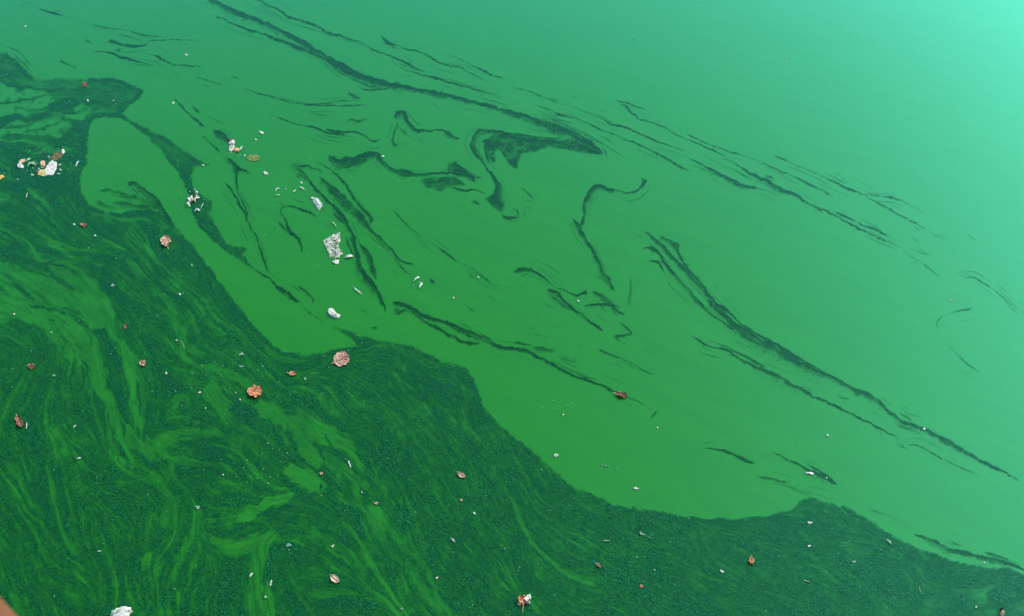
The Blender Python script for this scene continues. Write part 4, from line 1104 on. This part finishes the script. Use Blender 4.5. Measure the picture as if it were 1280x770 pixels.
def big_bag():
    e = root('plastic_bag', 63, 211, 'white and pale yellow plastic bag, largest litter at upper left', 'bag')
    sheet_mesh('white_half', 63, 211, [(-4, -4), (2, -10), (9, -7), (9, 0), (6, 5), (4, 9), (-5, 9), (-7, 4)], .050, M['foam'], 12, e)
    sheet_mesh('yellow_half', 63, 211, [(-16, 8), (-13, 2), (-7, 1), (-4, 4), (-4, 9), (-10, 10)], .028, M['yellowbag'], 13, e)
    strip_mesh('dark_fold', 63, 211, [(-18, 9), (-16, 6), (-14, 3)], 3, M['black'], e, .006, .012, .006, 2)
    lump_mesh('left_tip', 63, 211, outline(5, 2.6, -15, 2, 10), .010, M['greenfilm'], 5, e, (-22, 8))
    for q, (dx, dy) in enumerate([(-10, -1), (-14, 1), (10, 7), (13, 2), (12, -4)]):
        a = q * 1.3 + .4
        strip_mesh('loose_scrap', 63, 211, [(dx - 2.2 * math.cos(a), dy - 1.6 * math.sin(a)), (dx, dy + .5), (dx + 2.2 * math.cos(a), dy + 1.6 * math.sin(a))], 1.5, M['foil'], e, .002, .006, .002, q)
big_bag()

def cup():
    e = root('crushed_cup', 26, 206, 'crushed white cup with pale green strips beside the white and yellow bag', 'cup')
    lump_mesh('cup_body', 26, 206, outline(7, 7, 20, 4, 14, .25), .035, M['foam'], 2, e, (0, 2))
    sheet_mesh('brown_rim', 26, 206, [(-3, -2), (0, -6), (6, -7), (5, -3), (0, -1)], .020, M['leaf_pale'], 3, e)
    strip_mesh('green_strip', 26, 206, [(5, -2), (9, -4), (13, -7)], 2.4, M['greenfilm'], e, .004, .012, .004, 4)
    strip_mesh('green_strip', 26, 206, [(9, 3), (12, 0), (18, 0)], 2.8, M['greenfilm'], e, .004, .012, .004, 5)
    strip_mesh('green_strip', 26, 206, [(16, -4), (18, 0), (19, 3)], 1.6, M['greenfilm'], e, .004, .008, .003, 6)
cup()

def peach_scrap():
    e = root('wrapper', 53, 204, 'peach and white wrapper scrap between the cup and the white and yellow bag', 'wrapper')
    sheet_mesh('peach_side', 53, 204, [(-3, 0), (0, -3), (4, -2), (4, 2), (1, 4), (-2, 3)], .020, M['leaf_pale'], 31, e)
    lump_mesh('orange_edge', 53, 204, outline(4, 3, 40, 6, 10, .3), .014, M['orange'], 7, e, (2, 3))
    strip_mesh('curl', 53, 204, [(6, -6), (9, -7), (9, -4)], 1.4, M['greenfilm'], e, .003, .01, .002, 8)
peach_scrap()

def small_bottle():
    e = root('bottle_end', 79, 189, 'tiny white bottle end with a dark cap at upper left', 'bottle')
    lump_mesh('body', 79, 189, outline(3.6, 6, 15, 3, 12, .12), .020, M['foam'], 4, e, (0, 1))
    lump_mesh('cap', 79, 189, outline(2.8, 2.4, 0, 5, 10, .1), .020, M['black'], 6, e, (-.5, -3.6))
small_bottle()
o = settle(sheet_mesh('plastic_film', 71, 195, [(-8, 3), (-3, -3), (3, -5), (8, -3), (6, 2), (0, 6), (-5, 6)], .008, M['brownfilm'], 17), 71, 195)
tag(o, 'brownish see-through plastic film beside the tiny bottle end', 'plastic')
o = settle(strip_mesh('plastic_sliver', 97, 205, [(-2, 4), (0, 0), (2, -3)], 1.8, M['foil']), 97, 205)
tag(o, 'upright pale sliver right of the white and yellow bag', 'plastic sliver')
o = settle(lump_mesh('dark_scrap', 55, 191, outline(2.6, 5, 10, 8, 10, .2), .008, M['black'], 4), 55, 191)
tag(o, 'tiny black scrap above the peach wrapper scrap', 'scrap')
o = settle(lump_mesh('yellow_scrap', 1, 222, outline(8, 5, -30, 8, 12, .25), .012, M['yellow'], 4), 1, 222)
tag(o, 'yellow scrap cut by the left edge of the photo', 'scrap')

def packet():
    e = root('packet', 290, 183, 'crumpled white packet with black stripes and an orange end', 'packet')
    lump_mesh('black_top', 290, 183, outline(7, 5, 0, 2, 12, .2), .028, M['black'], 2, e, (-2, -7))
    lump_mesh('white_front', 290, 183, outline(7, 5, -20, 3, 12, .25), .034, M['foam'], 3, e, (0, -4))
    sheet_mesh('white_side', 290, 183, [(-4, 5), (-3, 0), (1, -2), (4, 0), (2, 5), (-1, 7)], .024, M['foam'], 4, e)
    for q in range(3):
        strip_mesh('black_stripe', 290, 183, [(-3 + q * 2.2, 4.5 - q * .6), (-1 + q * 2, 0 - q * .4)], .9, M['black'], e, .026, .006, .003, q)
    sheet_mesh('orange_end', 290, 183, [(3, 3), (7, 2), (10, 4), (7, 8), (4, 6)], .022, M['orange'], 6, e)
    lump_mesh('dark_corner', 290, 183, outline(3.4, 3, 0, 7, 9), .012, M['black'], 8, e, (7, 7))
    strip_mesh('white_tail', 290, 183, [(8, 7), (11, 5), (13, 1)], 2.2, M['foil'], e, .004, .01, .004, 7)
packet()
o = settle(sheet_mesh('plastic_film', 317, 198, [(-9, 0), (-4, -4), (3, -4), (8, -2), (7, 3), (0, 4), (-6, 3)], .012, M['oilfilm'], 27), 317, 198)
tag(o, 'yellowish see-through film right of the striped packet', 'plastic')

def shreds():
    e = root('plastic_shreds', 240, 250, 'tangle of torn white plastic strips in the channel of the mat', 'plastic')
    for q, (pth, w, m) in enumerate([([(-5, -2), (-3, 1), (-2, 4)], 3.4, 'foam'), ([(-6, 4), (-4, 7), (-2, 9)], 2.8, 'foam'), ([(0, -4), (0, -1), (1, 1)], 3, 'foam'), ([(3, 1), (6, 0), (10, -2)], 2.4, 'foam'),
                                  ([(4, -6), (6, -8), (8, -7)], 2, 'foil'), ([(2, -1), (4, 2), (5, 4)], 2.6, 'leaf_pink'), ([(-1, 3), (2, 2), (4, 1)], 2.4, 'bag'), ([(4, -3), (6, -3), (8, -4)], 2, 'leaf_pink'), ([(3, 16), (7, 14), (11, 15)], 2, 'foil'), ([(13, 4), (15, 7), (13, 10), (11, 13)], 1.1, 'greenfilm'), ([(3, -10), (5, -11)], 1.6, 'foil')]):
        strip_mesh('torn_strip', 240, 250, pth, w, M[m], e, .003, .018, .004, q)
shreds()

# ---- foam lumps, crumbs, slivers -----------------------------------
def foam(px, py, w, h, rot, label, seed, mat='foam', lobes=0, height=None, name='foam_piece'):
    hm = .26 * (height if height is not None else min(.035, .0022 * (w + h)))
    o = lump_mesh(name, px, py, outline(w * .66, h * .60, rot, seed, 13 if w > 5 else 8, .5, lobes), hm, M[mat], seed)
    settle(o, px, py); tag(o, label, 'foam', 'pale foam and litter crumbs'); return o

def pocked_foam():
    e = root('foam_piece', 417, 393, 'white foam lump with a dark pit between the torn film and the mat', 'foam', 'pale foam and litter crumbs')
    lump_mesh('lump', 417, 393, [(-7, -3), (-5, -6), (-1, -6), (3, -2), (5, 1), (8, 2), (6, 5), (2, 5), (-3, 3), (-6, 1)], .035, M['foam'], 5, e)
    lump_mesh('pit', 417, 393, outline(2.2, 1.6, 20, 8, 9), .041, M['greyfoam'], 5, e, (3.4, 2.4))
pocked_foam()
def cup_base():
    e = root('foam_cup', 152, 767, 'off-white foam cup base cut by the bottom edge of the photo', 'cup', None, .004)
    lump_mesh('base', 152, 767, outline(25, 17, -8, 12, 22, .12), .045, M['foam'], 3, e, (0, 1), .12)
    lump_mesh('stain', 152, 767, outline(9, 6, -30, 5, 12, .4), .052, M['greyfoam'], 6, e, (-3, 0), .1)
    lump_mesh('handle_nub', 152, 767, outline(5, 4, 20, 9, 11, .2), .040, M['foam'], 7, e, (11, -2))
cup_base()
foam(327, 166, 7, 6, 20, 'angular white foam crumb, upper of two right of the striped packet', 21, height=.02)
foam(320, 175, 3, 5, -30, 'slim white foam crumb between the striped packet and the angular crumb', 22)
foam(332, 217, 7, 8, -30, 'white foam crumb with a dark algae dot beside it, right of the Y shaped fork', 23, height=.022)
foam(306, 195, 3.4, 3.4, 0, 'round white dot between the striped packet and the yellowish film', 24)
foam(1012, 592, 10, 6, 15, 'bright double lobed foam piece on the swollen straight algae streak', 25, lobes=2, height=.024)
foam(1033, 598, 2.5, 2.5, 0, 'pin sized white dot on the end of the swollen straight streak', 26)
foam(695, 570, 8, 6, 25, 'white foam crumb just above the bay in the mat edge', 27, lobes=3, height=.016)
foam(795, 611, 7, 6, 0, 'star shaped white crumb on the film near the bay in the mat', 28, lobes=4, height=.016)
foam(757, 583, 4, 3, 10, 'faint pale crumb cluster left of the star shaped crumb', 29, 'greyfoam')
foam(1155, 537, 5, 4, 20, 'white crumb stuck on the long double algae streak', 30)
foam(1034, 545, 3.6, 4.2, 0, 'white crumb in the film between the two long streaks and the mat', 31)
foam(902, 715, 5.5, 5.5, 0, 'round white ball left of the brick red leaf', 32, height=.02)
foam(1012, 654, 7, 5, 20, 'white flake under the peak of the mat edge', 33, lobes=2)
foam(1011, 683, 5.5, 3.4, 15, 'narrow white flake below the flake under the mat peak', 34)
foam(1067, 703, 5, 5, 40, 'pale ragged crumb in the right end of the mat', 35, 'greyfoam', 3)
foam(1008, 727, 8, 3, 20, 'greenish double crumb low in the right end of the mat', 36, 'greyfoam', 2)
foam(1220, 759, 4, 3.4, 15, 'white crumb in the light patch at the bottom right corner', 37)
foam(1230, 704, 4, 2.6, 0, 'tiny white crumb in the gap between mat tip and leaf shaped streak', 38)
foam(802, 668, 9, 5, 20, 'pale yellowish crumb with strands near the dark spot on the mat edge', 39, 'greyfoam', 3)
foam(416, 683, 5, 6, 20, 'white oval pebble of foam above the pale leaf', 40, height=.02)
foam(361, 682, 8, 7, 0, 'grey green bubble beside the light patch left of the white oval pebble', 41, 'bubble', height=.02)
foam(332, 747, 6, 5, 0, 'grey green bubble inside the dark hollow at lower left centre', 42, 'bubble')
foam(593, 642, 4, 6, -20, 'curved white crumb right of the oval light spot', 43)
foam(546, 723, 4, 6, 10, 'small upright white oval in the lower middle of the mat', 44)
foam(502, 762, 5, 4.4, 0, 'greenish bubble at the bottom edge between the wisps', 45, 'bubble')
foam(247, 635, 8, 6, -25, 'grey white smear of foam in the lower left of the mat', 46, 'greyfoam')
foam(301, 459, 7, 4.4, 5, 'grey white rectangle of foam above the crinkled orange leaf', 47, 'greyfoam')
foam(302, 443, 6, 7, 30, 'pale ragged scrap above the grey white rectangle', 48, 'greyfoam', 3)
foam(381, 474, 5, 5, 10, 'grey crumb right of the small orange red leaf scrap', 49, 'greyfoam')
foam(68, 470, 5, 5, 30, 'torn white crumb right of the ringed brown leaf', 50, 'greyfoam', 3)
foam(250, 491, 4, 3, -30, 'white crumb left of the light patch near the crinkled leaf', 51)
foam(208, 467, 3, 4, 20, 'tiny white crumb right of the tiny pink leaf', 52)
foam(221, 426, 4, 2.6, 20, 'white crumb with a hair like loop on the middle wisp', 53)
foam(93, 281, 5, 3, 15, 'white crumb touching the small brown leaf', 54)
foam(119, 295, 4, 3.4, -30, 'white crumb below the small brown leaf', 55)
foam(225, 368, 4, 3.4, 0, 'triangular white crumb below the small stemmed leaf', 56)
foam(240, 332, 4, 4, 30, 'white crumb right of the small stemmed leaf', 57, 'greyfoam')
foam(141, 357, 6, 5, 0, 'cluster of pale crumbs in the upper mat', 58, 'greyfoam', 4)
foam(254, 207, 5, 2.6, 25, 'white crumb at the spike of the channel in the mat', 59)
foam(233, 69, 4.2, 3.5, 25, 'white crumb under the jagged row of thin dashes', 60, lobes=3)
foam(32, 33, 2.8, 2.8, 0, 'white crumb on the film at the top left corner', 61)
foam(110, 126, 4, 3.4, 40, 'white crumb in the middle of the upper left arm', 62)
foam(142, 126, 4, 3.4, 0, 'greenish crumb in the right of the upper left arm', 63, 'greyfoam')
foam(217, 129, 3, 4.4, -10, 'white crumb right of the tip of the upper left arm', 64)
foam(479, 196, 4, 3.4, 20, 'white crumb above the wavy streak with leaf shapes', 65)
foam(377, 229, 3.4, 3.4, 20, 'small white dot right of the pair of thin slivers', 66)
foam(598, 347, 3, 3, 0, 'tiny white dot on the thin dotted thread', 67)
foam(567, 373, 3, 3, 0, 'tiny white dot between dotted thread and forked streak', 68)
foam(723, 377, 4.4, 2.6, 10, 'white dash in the ragged forked patch', 69)
foam(18, 393, 4, 2.6, -30, 'upper of two white crumbs at the far left film band', 70)
foam(64, 416, 5, 3, -10, 'pale crumb under the far left film band', 71, 'greyfoam')
foam(300, 500, 3, 3, 0, 'white dot at the left of the crinkled orange leaf', 72)
foam(257, 511, 4, 3, -40, 'pale crumb beside the dark triangle in the mat', 73, 'greyfoam')
foam(822, 535, 2.6, 2.6, 0, 'white pinpoint under the comma of algae', 74)
foam(704, 519, 3, 2.4, 20, 'white pinpoint above the white crumb by the bay', 75)
foam(983, 78, 2.1, 2.1, 0, 'white pinpoint on the bright upper right film', 76)
foam(1188, 376, 2.5, 2.5, 0, 'pale dot right of the faint curved thread', 77)
foam(452, 616, 4, 4, 0, 'pale crumb beside the lower left wisps', 78, 'greyfoam')
foam(279, 594, 3, 3, 0, 'cream dot in the dark hollow at left', 79)

def sliver(px, py, path, w, label, mat='foam', seed=0, lift=.006):
    o = strip_mesh('plastic_sliver', px, py, path, w * .72, M[mat], None, .002, lift * .6, .002, seed)
    settle(o, px, py); tag(o, label, 'plastic sliver', 'thin plastic slivers'); return o
sliver(447, 364, [(-6, -5), (-2, -1), (2, 2), (6, 5)], 1.8, 'thin bent white sliver below the torn plastic film', seed=1)
sliver(346, 244, [(-3, 0), (0, 1), (4, 0)], 1.4, 'lower of two thin pale slivers left of the bluish wrapper', 'greenfilm', 2)
sliver(346, 238, [(-1, 2), (0, -1), (4, -2)], 1.6, 'upper of two thin pale slivers left of the bluish wrapper', 'foil', 3)
sliver(378, 236, [(-4, -2), (0, 0), (3, 2)], 1.8, 'short white sliver above the bluish wrapper', 'foam', 4)
sliver(368, 240, [(-2, 1), (0, 0), (2, -2)], 1.5, 'shortest pale sliver left of the bluish wrapper', 'foil', 5)
sliver(34, 533, [(0, -4), (0, 0), (-1, 4)], 2, 'white sliver beside the upright reddish brown leaf', 'foam', 6)
sliver(437, 581, [(-2, -5), (0, 0), (2, 5)], 2.4, 'white sliver at the top of the lower wisps', 'foam', 7)
sliver(339, 730, [(1, -4), (0, 0), (-1, 4)], 2.6, 'upright white sliver in the dark hollow at lower left centre', 'foam', 8)
sliver(314, 720, [(2, -3), (0, 0), (-2, 3)], 3.4, 'small white wedge left of the upright sliver in the hollow', 'foam', 9)
sliver(566, 676, [(-3, -3), (0, 0), (3, 3)], 1.8, 'slanting white sliver under the oval light spot', 'foam', 10)
sliver(99, 574, [(-3, 1), (0, 0), (3, -1)], 1.8, 'flat white sliver in the far left of the lower mat', 'foam', 11)
sliver(1111, 678, [(-4, -3), (0, 0), (3, 3)], 1.8, 'slanting white sliver near the sloping right edge of the mat', 'foam', 12)
sliver(1064, 721, [(-6, -3), (0, 0), (6, 3)], 1.0, 'faint green white strand below the pale ragged crumb', 'greenfilm', 13)
sliver(757, 677, [(-4, 0), (0, 0), (6, 0)], 1.4, 'level pale sliver left of the pale yellowish crumb', 'foil', 14)
sliver(34, 245, [(1, -3), (0, 0), (-1, 3)], 1.5, 'short upright sliver under the white and yellow bag', 'foil', 15)
sliver(94, 534, [(2, -2), (0, 0), (-2, 2)], 1.5, 'short white sliver right of the upright reddish brown leaf', 'foil', 16)
sliver(125, 690, [(-3, 1), (0, 0), (2, 0)], 1.6, 'short white sliver in the lower left of the mat', 'foil', 17)
sliver(228, 430, [(-5, -4), (-1, -2), (2, 3), (3, 8)], 1.0, 'hair thin pale loop on the middle wisp', 'greenfilm', 18)
sliver(812, 673, [(-6, -3), (0, 0), (4, 2)], 1.1, 'yellowish strand trailing from the pale crumb on the mat', 'greenfilm', 19)
sliver(1149, 738, [(-1, -6), (0, 0), (2, 6)], 1.1, 'upright pale strand low in the right end of the mat', 'greenfilm', 20)

def bubble_arc(px, py, path, w, label, seed):
    o = strip_mesh('bubble_arc', px, py, path, w, M['foil'], None, .002, .010, .004, seed)
    settle(o, px, py); tag(o, label, 'foam arc', 'foam arcs'); 
bubble_arc(521, 350, [(-4, 3), (-1, 0), (4, -3)], 1.8, 'upper pale foam arc left of the short dark dashes', 1)
bubble_arc(526, 358, [(-2, 3), (0, 0), (2, -4)], 2.8, 'lower pale foam arc left of the short dark dashes', 2)

def twig():
    e = root('broken_stick', 1252, 768, 'beige stub of a stick standing out of the dark bottom right corner', 'stick')
    lump_mesh('stub', 1252, 768, outline(5, 8, 20, 3, 12, .15), .05, M['beige'], 4, e)
    lump_mesh('dark_end', 1252, 768, outline(4, 3, 0, 4, 10, .2), .03, M['black'], 5, e, (0, -6))
twig()

# ---- countless tiny specks ------------------------------------------
def specks():
    rnd = random.Random(5)
    V = []; F = []
    def add(px, py, r):
        b = len(V)
        x, y = spot(px, py); sx, sy = scale_at(px, py)
        a0 = rnd.random() * 6.28; n = rnd.choice((3, 4, 4, 5)); el = rnd.uniform(.5, 1.4)
        for i in range(n):
            a = a0 + 6.283 * i / n
            V.append((x + math.cos(a) * r * sx * el * rnd.uniform(.7, 1.2), y + math.sin(a) * r * sx * 1.25 * rnd.uniform(.7, 1.2), .0045))
        V.append((x, y, .0045 + r * sx * .7))
        for i in range(n): F.append((b + i, b + (i + 1) % n, b + n))
    nmat = 0
    while nmat < 420:
        px, py = rnd.uniform(-60, 1330), rnd.uniform(90, 800)
        i = int((px - MAT_GX[0]) / 1.25); j = int((py - MAT_GY[0]) / 1.25)
        if MAT_D[j, i] < .35: continue
        if rnd.random() > .35 + .65 * vnoise(np.array([px / 40]), np.array([py / 40]), 5)[0]: continue
        add(px, py, rnd.choice((.25, .3, .35, .4, .5, .6, .8))); nmat += 1
    for k in range(150):                       # strays on the open film, thicker toward the litter
        px = 200 + abs(rnd.gauss(0, 330)); py = rnd.uniform(20, 640)
        add(px, py, rnd.choice((.3, .35, .4, .5, .6)))
    for cx, cy, n, s in [(62, 205, 40, 22), (240, 250, 14, 10), (291, 188, 14, 12), (418, 310, 10, 16), (757, 584, 8, 6), (690, 505, 8, 16), (525, 355, 8, 10), (1012, 560, 5, 20), (275, 470, 20, 30), (320, 580, 26, 30), (800, 690, 14, 20), (365, 240, 10, 14)]:
        for k in range(n): add(rnd.gauss(cx, s), rnd.gauss(cy, s * .6), rnd.choice((.35, .5, .6, .8, 1.0)))
    o = mesh_obj('floating_specks', V, F, M['speck'])
    tag(o, 'tiny pale specks of foam and seed strewn over the algae', 'specks', kind='stuff')
specks()

# ---- handrail whose edge shows, out of focus, in the bottom left corner
def handrail():
    def at_depth(px, py, d):
        a = (px - 640) / FPX; b = (385 - py) / FPX
        return np.array([a * d, (CP + b * SP) * d, CAM_H + (-SP + b * CP) * d])
    A = at_depth(-64, 712, .95); B = at_depth(35, 812, .80)
    dirv = (B - A) / np.linalg.norm(B - A)
    dirv[2] *= .0; dirv /= np.linalg.norm(dirv)
    mid = at_depth(-16, 786, .88)
    e = bpy.data.objects.new('handrail', None); COL.objects.link(e)
    tag(e, 'orange brown round handrail, blurred, cutting the bottom left corner', 'handrail')
    side = np.array([-dirv[1], dirv[0], 0]); up = np.array([0, 0, 1.0])
    R = .026; n = 20
    V = []; F = []
    ks = np.linspace(-1.6, .8, 13)
    for t in ks:
        c = mid + dirv * t
        for i in range(n):
            a = 6.28319 * i / n
            r = R * (1 + .03 * math.sin(3 * a + t * 9))
            V.append(c + side * math.cos(a) * r + up * math.sin(a) * r)
    for q in range(len(ks) - 1):
        for i in range(n):
            j = (i + 1) % n
            F.append((q * n + i, q * n + j, (q + 1) * n + j, (q + 1) * n + i))
    F.append(tuple(range(n))[::-1]); F.append(tuple(range((len(ks) - 1) * n, len(ks) * n)))
    mesh_obj('rail', V, F, M['rust'], e, smooth=True)
    for t in (-1.4, .75):
        c = mid + dirv * t; V = []; F = []
        for z in (c[2] - R * .8, -.3):
            for i in range(12):
                a = 6.28319 * i / 12; V.append((c[0] + .02 * math.cos(a), c[1] + .02 * math.sin(a), z))
        for i in range(12): F.append((i, (i + 1) % 12, 12 + (i + 1) % 12, 12 + i))
        F.append(tuple(range(12))); F.append(tuple(range(12, 24))[::-1])
        mesh_obj('post', V, F, M['rust'], e)
handrail()
